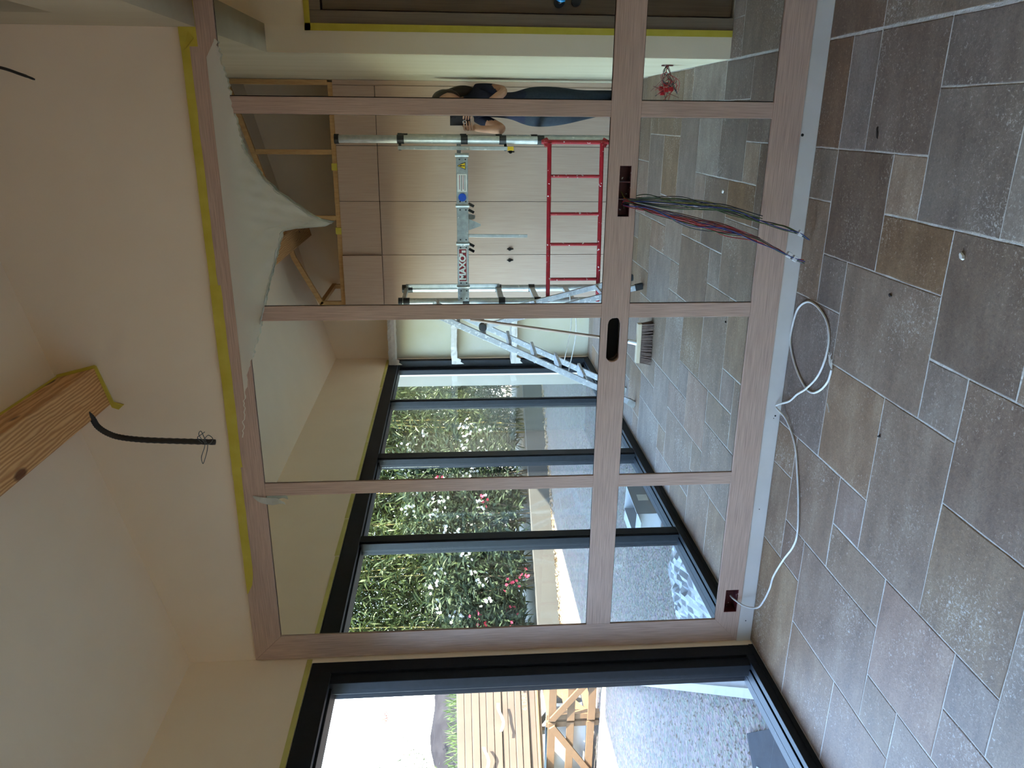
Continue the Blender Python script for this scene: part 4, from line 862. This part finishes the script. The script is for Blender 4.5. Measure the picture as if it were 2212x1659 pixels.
# concrete apron at the house corner with a pale edging
ap = thing('concrete_apron', 'grey concrete apron with a pale edging strip just outside the window corner', 'slab', (-2.67, 0.06, GZ))
A0, A1, A2 = Vector((-2.77 + 2.67, -0.03 - .06, 0)), Vector((-5.75 + 2.67, 3.62 - .06, 0)), Vector((-2.68 + 2.67, 3.62 - .06, 0))
MB().prism([A0, A1, A2], lambda p: Vector(p), lambda p: Vector(p) + Vector((0, 0, 0.04))).build('slab', mat('concrete', (92, 90, 88), (102, 100, 97), 5, 0.85, 0.1, 60), ap)
MB().bar(A0 + Vector((0, 0, 0.03)), A1 + Vector((0, 0, 0.03)), 0.05, 0.06).build('edging', mat('edging_white', (128, 126, 122), (120, 118, 113), 10, 0.8), ap)
# slate plate lying by the track with spilt plaster
sp_ = thing('slate_tile', 'large dark grey tile with a white crack and spilt plaster lying outside the window', 'tile', (-3.10, -0.36, GZ))
MB().box((-0.30, -0.30, 0.001), (0.30, 0.30, 0.02), Matrix.Rotation(0.82, 4, 'Z')).build('tile_body', mat('slate', (34, 36, 40), (46, 48, 52), 9, 0.7, 0.1, 60, spec=0.05), sp_, bevel=0.003)
MB().tube(smooth_pts([(-0.07, 0.25, 0.021), (0.0, 0.13, 0.023), (0.05, 0.02, 0.024), (0.03, -0.10, 0.024), (0.0, -0.2, 0.023)], 5), [0.005] * 8 + [0.012] * 6 + [0.03] * 4 + [0.02] * 3, 6).build('plaster_spill', mat('wet_plaster', (120, 124, 127), (108, 112, 116), 12, 0.5), sp_)
# carton outside
bx = thing('white_carton', 'open white cardboard carton standing outside the glass', 'box', (-2.90, -2.15, GZ))
bm4 = Matrix.Rotation(0.12, 4, 'Z')
for a, b_ in (((-0.11, -0.19, 0), (0.11, 0.19, 0.006)), ((-0.11, -0.19, 0), (-0.105, 0.19, 0.20)), ((0.105, -0.19, 0), (0.11, 0.19, 0.20)), ((-0.11, -0.19, 0), (0.11, -0.185, 0.20)), ((-0.11, 0.185, 0), (0.11, 0.19, 0.20))):
    MB().box(a, b_, bm4).build('side', mat('white_card', (144, 146, 149), (136, 138, 143), 10, 0.7), bx)
MB().box((-0.11, 0.19, 0.19), (0.11, 0.30, 0.194), bm4 @ Matrix.Translation((0, 0, 0.0))).build('flap', MATS['white_card'], bx); MB().box((-0.21, -0.19, 0.19), (-0.11, 0.19, 0.194), bm4).build('flap', MATS['white_card'], bx)
MB().box((0.1102, -0.06, 0.07), (0.1108, 0.02, 0.15), bm4).build('label', M_sw, bx)
# plastic sheeting and rubble heap
V = []; F = []; n = 22
for i in range(n + 1):
    for j in range(n + 1):
        u, w = i / n - .5, j / n - .5; e = max(0, 1 - 3.2 * (u * u + w * w))
        V.append((u * 0.62, w * 0.95, (0.05 * e + 0.05 * e * rs.random()) + 0.004))
for i in range(n):
    for j in range(n): a = i * (n + 1) + j; F.append((a, a + 1, a + n + 2, a + n + 1))
pl = raw_mesh('plastic_sheet', V, F, mat('crumpled_plastic', (134, 136, 138), (118, 119, 123), 14, 0.25, 0.3, 20)); pl.location = (-3.05, -1.15, GZ); pl.rotation_euler.z = 0.4
tag(pl, 'crumpled white plastic sheet on the gravel outside the first window panel', 'plastic sheet')
# low kerb wall and verge along the drive
KA, KB = Vector((-2.6, -12.05, GZ)), Vector((-12.0, -1.60, GZ)); kd = (KB - KA).normalized(); kn = Vector((-kd.y, kd.x, 0))
if kn.dot(Vector((-1, -1, 0))) < 0: kn = -kn
kw = MB().prism([KA, KB, KB + kn * 0.18, KA + kn * 0.18], lambda p: Vector(p), lambda p: Vector(p) + Vector((0, 0, 0.34))).build('wall_kerb', mat('kerb_render', (52, 49, 45), (47, 44, 40), 3, 0.85, 0.05, 40)); tag(kw, kind='structure')
vb = MB().prism([KA + kn * 0.18, KB + kn * 0.18, KB + kn * 7, KA + kn * 7], lambda p: Vector(p) + Vector((0, 0, 0.0)), lambda p: Vector(p) + Vector((0, 0, 0.26))).build('ground_verge', mat('dry_leaf_soil', (99, 81, 63), (78, 63, 48), 9, 0.95, 0.5, 50)); tag(vb, kind='structure')
# dry leaves blown against the kerb
rl = np.random.default_rng(4)
def leaf_cloud(pos, dirs, ln, wd, fold=0.25):
    """pos, dirs: (n,3); one folded blade (two triangles pairs) per leaf"""
    n = len(pos); dirs = dirs / np.linalg.norm(dirs, axis=1, keepdims=True)
    rv = rl.normal(size=(n, 3)); sd = np.cross(dirs, rv); sd /= np.linalg.norm(sd, axis=1, keepdims=True) + 1e-9; nr = np.cross(sd, dirs)
    ln = ln[:, None]; wd = wd[:, None]
    p0 = pos; p2 = pos + dirs * ln - np.array([0, 0, 1]) * ln * 0.18; mid = pos + dirs * ln * 0.45
    a = mid + sd * wd + nr * wd * fold; b = mid - sd * wd + nr * wd * fold
    V = np.stack([p0, a, p2, b], 1).reshape(-1, 3); i = np.arange(n)[:, None] * 4
    F = np.concatenate([i, i + 1, i + 2, i + 3], 1)
    return V, F
def np_mesh(name, V, F, m, parent=None):
    me = bpy.data.meshes.new(name); me.vertices.add(len(V)); me.vertices.foreach_set('co', V.astype(np.float32).ravel())
    k = F.shape[1]; me.loops.add(F.size); me.loops.foreach_set('vertex_index', F.astype(np.int32).ravel())
    me.polygons.add(len(F)); me.polygons.foreach_set('loop_start', np.arange(len(F), dtype=np.int32) * k); me.polygons.foreach_set('loop_total', np.full(len(F), k, dtype=np.int32))
    me.materials.append(m); me.update(calc_edges=True); me.validate(); return link(bpy.data.objects.new(name, me), parent)
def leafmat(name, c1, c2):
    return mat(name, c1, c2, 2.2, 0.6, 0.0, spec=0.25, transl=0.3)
n = 2600; t = rl.random(n); L_ = (KB - KA).length
pos = np.array(KA) + np.outer(t * L_, np.array(kd)) - np.outer(np.abs(rl.normal(0, 0.18, n)) + 0.01, np.array(kn)); pos[:, 2] = GZ + 0.01
V, F = leaf_cloud(pos, np.c_[rl.normal(size=(n, 2)), rl.normal(0, .15, n)], rl.uniform(.04, .10, n), rl.uniform(.008, .016, n))
V[:, 2] = np.maximum(V[:, 2], GZ + 0.003)
tag(np_mesh('dry_leaves', V, F, mat('dry_leaf', (132, 110, 80), (105, 81, 56), 3, 0.8)), 'dry fallen leaves blown along the foot of the kerb wall', 'leaves', kind='stuff')
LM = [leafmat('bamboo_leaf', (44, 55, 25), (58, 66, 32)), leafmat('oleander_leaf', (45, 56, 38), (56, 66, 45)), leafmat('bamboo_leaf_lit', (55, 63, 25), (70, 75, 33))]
M_culm = mat('bamboo_culm', (157, 134, 74), (136, 120, 64), 6, 0.5)
M_fw = mat('white_petal', (162, 162, 158), (153, 153, 149), 8, 0.6, transl=0.3); M_fp = mat('pink_petal', (189, 51, 78), (175, 37, 66), 8, 0.6, transl=0.3)
def bamboo(base, h, w, nl, label, mi):
    o = thing('bamboo_clump', label, 'bamboo', base, 'bamboo clumps behind the kerb wall')
    zz = rl.beta(1.3, 1.0, nl) * h; spread = w * (0.55 + 0.6 * np.sin(np.clip(zz / h, 0, 1) * 2.6))
    p = np.c_[rl.normal(0, .5, nl) * spread, rl.normal(0, .42, nl) * spread, zz + 0.12]
    d = np.c_[rl.normal(size=(nl, 2)) * 0.8, rl.normal(-0.15, 0.6, nl)]
    V, F = leaf_cloud(p, d, rl.uniform(.14, .27, nl), rl.uniform(.011, .019, nl)); np_mesh('foliage', V, F, LM[mi], o)
    for k in range(9):
        a = Vector((rs.gauss(0, .3) * w, rs.gauss(0, .3) * w, 0)); b_ = a + Vector((rs.gauss(0, .25), rs.gauss(0, .25), h * rs.uniform(.7, 1.0)))
        MB().tube(smooth_pts([a, (a + b_) / 2 + Vector((rs.gauss(0, .06), rs.gauss(0, .06), 0)), b_], 5), [0.011] * 6 + [0.008] * 4 + [0.004], 6).build('culm', M_culm, o, smooth=True)
def blossom(cl, m, name, o, s=0.026):
    V = []; F = []
    for c in cl:
        nrm = Vector((rs.gauss(0.4, .5), rs.gauss(0.5, .5), rs.gauss(.35, .4))).normalized(); u = nrm.orthogonal().normalized(); w = nrm.cross(u); b0 = len(V); V.append(tuple(c))
        for k in range(5):
            t_ = 2 * math.pi * k / 5; e = u * math.cos(t_) + w * math.sin(t_); f = u * math.cos(t_ + .45) + w * math.sin(t_ + .45); g_ = u * math.cos(t_ - .45) + w * math.sin(t_ - .45); c_ = Vector(c)
            b1 = len(V); V += [tuple(c_ + g_ * s * .8 + nrm * .006), tuple(c_ + e * s * 1.15 + nrm * .004), tuple(c_ + f * s * .8 + nrm * .006)]; F.append((b0, b1, b1 + 1, b1 + 2))
    raw_mesh(name, V, F, m, o)
def oleander(base, h, w, nl, label, white, pink):
    o = thing('oleander_bush', label, 'bush', base, 'oleander bushes behind the kerb wall')
    th = rl.random(nl) * 6.283; rr = np.sqrt(rl.random(nl)) ; zz = 0.2 + rl.random(nl) * (h - .2); env = w * np.sqrt(np.clip(1 - ((zz - .5 * h) / (.58 * h)) ** 2, .05, 1))
    p = np.c_[np.cos(th) * rr * env, np.sin(th) * rr * env, zz]
    d = np.c_[np.cos(th) + rl.normal(0, .7, nl), np.sin(th) + rl.normal(0, .7, nl), rl.normal(.35, .5, nl)]
    V, F = leaf_cloud(p, d, rl.uniform(.13, .22, nl), rl.uniform(.014, .023, nl)); np_mesh('foliage', V, F, LM[1], o)
    for k in range(7):
        a_ = k / 7 * 6.28; MB().tube([(0.1 * math.cos(a_), 0.1 * math.sin(a_), 0), (0.45 * w * math.cos(a_), 0.45 * w * math.sin(a_), h * .55)], [0.016, 0.008], 6).build('stem', mat('bark', (110, 96, 80), (90, 78, 64), 10, 0.8), o)
    face = Vector((0.62, 0.78, 0))                     # towards the house
    for cnt, m, nm in ((white, M_fw, 'white_blossom'), (pink, M_fp, 'pink_blossom')):
        cl = []
        for k in range(cnt):
            a_ = math.atan2(face.y, face.x) + rs.uniform(-1.3, 1.3); z_ = rs.uniform(.35, .98) * h if m is M_fw else rs.uniform(.15, .75) * h
            e = w * math.sqrt(max(.05, 1 - ((z_ - .5 * h) / (.58 * h)) ** 2)) * 1.02; cen = Vector((math.cos(a_) * e, math.sin(a_) * e, z_))
            for q in range(rs.randint(5, 11)): cl.append(cen + Vector((rs.gauss(0, .06), rs.gauss(0, .06), rs.gauss(0, .06))))
        if cl: blossom(cl, m, nm, o)
def kp(t, d): return KA + kd * t + kn * d + Vector((0, 0, 0.26))
names = ['bamboo clump furthest along the kerb from the house corner', 'bamboo clump with thin yellow canes beside the last window jamb', 'light green bamboo clump left of the last window panel', 'tall bamboo clump behind the pale smear on the glass', 'bamboo clump standing behind the white oleander', 'tall bamboo clump behind the pink oleander flowers', 'yellow-green bamboo clump beside the oleanders', 'bright yellow-green bamboo clump at the near end of the hedge', 'bamboo clump past the near end of the mirror view', 'last bamboo clump towards the yard']
for i in range(10):
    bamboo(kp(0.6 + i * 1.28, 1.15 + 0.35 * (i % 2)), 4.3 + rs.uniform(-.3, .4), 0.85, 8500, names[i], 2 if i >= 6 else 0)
for i in range(8):
    bamboo(kp(0.8 + i * 1.6, 2.7), 4.8, 1.1, 11000, 'bamboo in the second row of the hedge, number %s from the far end' % ['one', 'two', 'three', 'four', 'five', 'six', 'seven', 'eight'][i], 0)
for i, (t_, d_, h_, w_, wh, pk, lb) in enumerate(((4.15, 0.85, 2.3, 0.75, 16, 0, 'oleander bush thick with white flowers, left of the dark double mullion'), (5.1, 0.75, 2.2, 0.8, 20, 2, 'tall oleander bush with white and a few pink flowers'), (6.2, 0.7, 1.8, 0.75, 12, 3, 'low oleander bush with white flowers and pink clusters near the kerb'), (7.1, 0.85, 1.5, 0.6, 2, 3, 'small oleander bush with pink flowers at the hedge foot'))):
    oleander(kp(t_, d_), h_, w_, 4200, lb, wh, pk)

# ---- timber crates with sheet packs, and the stack of wrapped boards on them
def crate(x0, y0, x1, y1, h, label, sheets):
    o = thing('timber_crate', label, 'crate', ((x0 + x1) / 2, (y0 + y1) / 2, GZ), 'timber crates in the yard')
    hx_, hy_ = (x1 - x0) / 2, (y1 - y0) / 2
    def sl_(a, b_, w, t, upv): return MB().bar(a, b_, w, t, upv).build('slat', M_crate, o, bevel=0.003)
    for sx in (-1, 1):
        for sy in (-1, 1): MB().box((sx * hx_ - .035, sy * hy_ - .035, 0.0), (sx * hx_ + .035, sy * hy_ + .035, h)).build('corner_post', M_crate, o, bevel=0.003)
    for sy in (-1, 1):
        y = sy * (hy_ + .045)
        for z in (0.10, h * .55, h - .06): sl_((-hx_ - .04, y, z), (hx_ + .04, y, z), .02, .085, (0, 0, 1))
        for k in range(2):
            xa, xb = (-hx_, 0) if k == 0 else (hx_, 0)
            sl_((xa, y + sy * .022, h - .06), (xb, y + sy * .022, .10), .02, .075, (0, 0, 1))
        sl_((0, y + sy * .043, 0.02), (0, y + sy * .043, h), .02, .09, (1, 0, 0))
    for sx in (-1, 1):
        x = sx * (hx_ + .045)
        for z in (0.10, h * .55, h - .06): sl_((x, -hy_ - .04, z), (x, hy_ + .04, z), .02, .085, (0, 0, 1))
        for k in range(2):
            ya, yb = (-hy_, 0) if k == 0 else (hy_, 0)
            sl_((x + sx * .022, ya, .10), (x + sx * .022, yb, h - .06), .02, .075, (0, 0, 1))
        sl_((x + sx * .043, 0, 0.02), (x + sx * .043, 0, h), .02, .09, (0, 1, 0))
    if sheets:
        for k in range(5):
            MB().box((-hx_ + .06, -hy_ + .05 + k * .13, .13), (hx_ - .06, -hy_ + .10 + k * .13, h - .08)).build('white_sheet', mat('sheet_white', (153, 151, 147), (144, 142, 137), 6, 0.6), o)
    return o
CRH = 0.60
crate(-7.75, 3.72, -6.42, 5.0, CRH, 'pine crate full of white sheets under the boards', True)
crate(-6.30, 3.70, -5.15, 4.95, CRH, 'empty pine crate beside the one with white sheets', False)
ck = bpy.data.objects['timber_crate']
text('stamp_lettering', 'CE', 0.075, Matrix.Translation((-0.20, -(5.0 - 3.72) / 2 - 0.0565, CRH * .55)) @ Matrix.Rotation(math.pi / 2, 4, 'X'), mat('stamp_ink', (40, 30, 24)), ck)
bd = Vector((-0.745, -0.667, 0)).normalized(); bnv = Vector((-bd.y, bd.x, 0))
if bnv.dot(Vector((1, -1, 0))) < 0: bnv = -bnv                                  # towards the window
bc = Vector((-6.70, 4.30, 0)); z = GZ + CRH + 0.02
rb = random.Random(21)
lay = [('timber', .03), ('timber', .035), ('card', .085), ('card', .085), ('card', .07), ('card', .08), ('card', .075), ('card', .09), ('card', .085), ('card', .08), ('card', .09), ('card', .085), ('card', .09)]
for i, (k, t_) in enumerate(lay):
    front = 0.42 + rb.uniform(-.03, .03) - .01 * i; ln = rb.uniform(1.75, 2.1); sh = rb.uniform(-.15, .15)
    for j in range(2):
        a = bc + bd * (-ln + sh) + bnv * (front - 0.22 - 0.46 * j); b_ = bc + bd * (ln + sh) + bnv * (front - 0.22 - 0.46 * j + rb.uniform(-.02, .02))
        q = Vector((0, 0, z + t_ / 2)); ordn = ['lowest', 'second lowest', 'third', 'fourth', 'fifth', 'sixth', 'seventh', 'eighth', 'ninth', 'tenth', 'eleventh', 'second from top', 'topmost'][i]
        o = MB().bar(a + q, b_ + q, 0.44, t_ - .004).build('board_pack' if k == 'card' else 'timber_board', M_card if k == 'card' else M_crate, bevel=0.006)
        tag(o, ('%s cardboard-wrapped board pack in the yard stack, %s row' if k == 'card' else '%s bare timber board of the yard stack, %s row') % (ordn, 'front' if j == 0 else 'rear'), 'board pack' if k == 'card' else 'board', 'boards stacked on the crates')
        if i == 3 and j == 0:
            Mx = Matrix.Translation(a.lerp(b_, 0.50) + q + bnv * 0.2212) @ Matrix(((bd.x * -1, 0, bnv.x, 0), (bd.y * -1, 0, bnv.y, 0), (0, 1, 0, 0), (0, 0, 0, 1)))
            text('marker_lettering', '6 DRESING', 0.075, Mx, mat('marker_ink', (92, 74, 58)), o)
    z += t_
top = bc + Vector((0, 0, z))
# torn straps of film on the stack
for k in range(3):
    p0 = bc + bnv * (0.43) + bd * (-0.5 + .45 * k) + Vector((0, 0, GZ + CRH + .30 + .18 * k))
    V = []; F = []
    for i in range(7): e = p0 + bd * (.05 * i) + Vector((0, 0, .03 * math.sin(i * .9 + k))) + bnv * (.02 + .02 * math.sin(i * 1.3)); V += [tuple(e), tuple(e + Vector((0, 0, .035)))]
    for i in range(6): F.append((2 * i, 2 * i + 2, 2 * i + 3, 2 * i + 1))
    tag(raw_mesh('torn_wrap', V, F, mat('torn_paper', (112, 98, 84), (100, 87, 74), 12, 0.7)), ['torn strip of wrapping low on the board stack', 'torn strip of wrapping halfway up the board stack', 'torn strip of wrapping near the top of the board stack'][k], 'wrapping')
# ---- bank of earth and stones behind the stack with grass and an oleander
V = []; F = []; nx, ny = 60, 14; rb2 = random.Random(8)
bo = Vector((-12.0, 10.6, GZ))
for i in range(nx + 1):
    for j in range(ny + 1):
        u = -9 + 18 * i / nx; w = j / ny; hgt = 2.15 * math.sin(min(1, w * 1.6) * math.pi / 2) * (1 + .05 * math.sin(u * 1.7)) * (1 if w < .7 else 1 - (w - .7) * .6)
        p = bo + bd * u - bnv * (w * 5 - 1.0) + Vector((0, 0, hgt + rb2.uniform(-.05, .05) * (w > 0))); V.append(tuple(p))
for i in range(nx):
    for j in range(ny): a = i * (ny + 1) + j; F.append((a, a + 1, a + ny + 2, a + ny + 1))
eb = raw_mesh('ground_bank', V, F, mat('dark_earth', (34, 33, 35), (25, 24, 26), 2.5, 0.95, 0.6, 9, spec=0.0)); tag(eb, kind='structure')
n = 9000; u = rl.uniform(-6, 6, n); pos = np.array(bo) + np.outer(u, np.array(bd)) + np.outer(rl.uniform(0.1, 1.0, n), np.array(bnv)); pos[:, 2] = GZ + rl.uniform(.9, 1.75, n)
V, F = leaf_cloud(pos, np.c_[rl.normal(0, .3, (n, 2)), np.full(n, 1.0)], rl.uniform(.12, .3, n), rl.uniform(.006, .012, n))
tag(np_mesh('bank_grass', V, F, leafmat('bank_grass', (51, 66, 29), (38, 54, 22))), 'strip of bright grass along the foot of the dark bank', 'grass', kind='stuff')

def sprig(base, label):
    o = thing('wild_oleander', label, 'bush', base)
    V_ = []; cl = []
    for k in range(16):
        a = Vector((rs.gauss(0, .12), rs.gauss(0, .12), 0)); b_ = a + Vector((rs.gauss(0, .55), rs.gauss(0, .55), rs.uniform(.6, 1.5)))
        MB().tube([a, (a + b_) / 2 + Vector((0, 0, .08)), b_], [.012, .008, .004], 5).build('stem', MATS['bark'], o)
        for q in range(42):
            t = rs.uniform(.25, 1.05); V_.append(a.lerp(b_, t) + Vector((rs.gauss(0, .05), rs.gauss(0, .05), rs.gauss(0, .05))))
        if k % 3 == 0: cl += [b_ + Vector((rs.gauss(0, .05), rs.gauss(0, .05), rs.gauss(0, .05))) for q in range(6)]
    p = np.array([tuple(v) for v in V_]); n_ = len(p)
    V, F = leaf_cloud(p, np.c_[rl.normal(size=(n_, 2)), rl.normal(.5, .5, n_)], rl.uniform(.10, .18, n_), rl.uniform(.008, .014, n_)); np_mesh('foliage', V, F, LM[1], o)
    blossom(cl, mat('red_petal', (206, 66, 54), (190, 52, 44), 8, 0.6, transl=0.3), 'red_blossom', o, 0.05)
sprig((-13.2, 9.3, 1.75), 'sparse red-flowered oleander on the bank against the sky')

# ---- small rubbish left on the tiles
def chip(name, x, y, L_, w_, h_, rz, m, label):
    o = MB().prism([(-L_, -w_ * .6), (-L_ * .2, -w_), (L_, -w_ * .3), (L_ * .8, w_ * .7), (-L_ * .3, w_), (-L_ * .9, w_ * .4)], lambda p: Vector((p[0], p[1], 0.0012)), lambda p: Vector((p[0] * .8, p[1] * .7, 0.0012 + h_))).build(name, m)
    o.location = (x, y, 0); o.rotation_euler.z = rz
    tag(o, label, 'debris')
M_splint = mat('dark_splinter', (44, 34, 28), (60, 48, 40), 40, 0.8); M_chip = mat('plaster_crumb', (206, 200, 190), (188, 182, 172), 40, 0.8)
chip('wood_splinter', -0.035, -0.455, 0.022, 0.005, 0.004, 0.3, M_splint, 'dark wood splinter lying on the tile joint below the transom boxes')
chip('plastic_crumb', -0.545, -0.70, 0.008, 0.006, 0.005, 1.0, M_splint, 'tiny dark crumb on a pale tile right of the wire ends')
chip('plastic_crumb', -1.02, -0.78, 0.007, 0.005, 0.005, 2.0, M_splint, 'tiny dark crumb on the tiles beyond the white cable coil')
chip('plaster_crumb', -0.36, -1.02, 0.013, 0.009, 0.006, 0.7, M_chip, 'white plaster crumb on the brown tile far from the plinth')
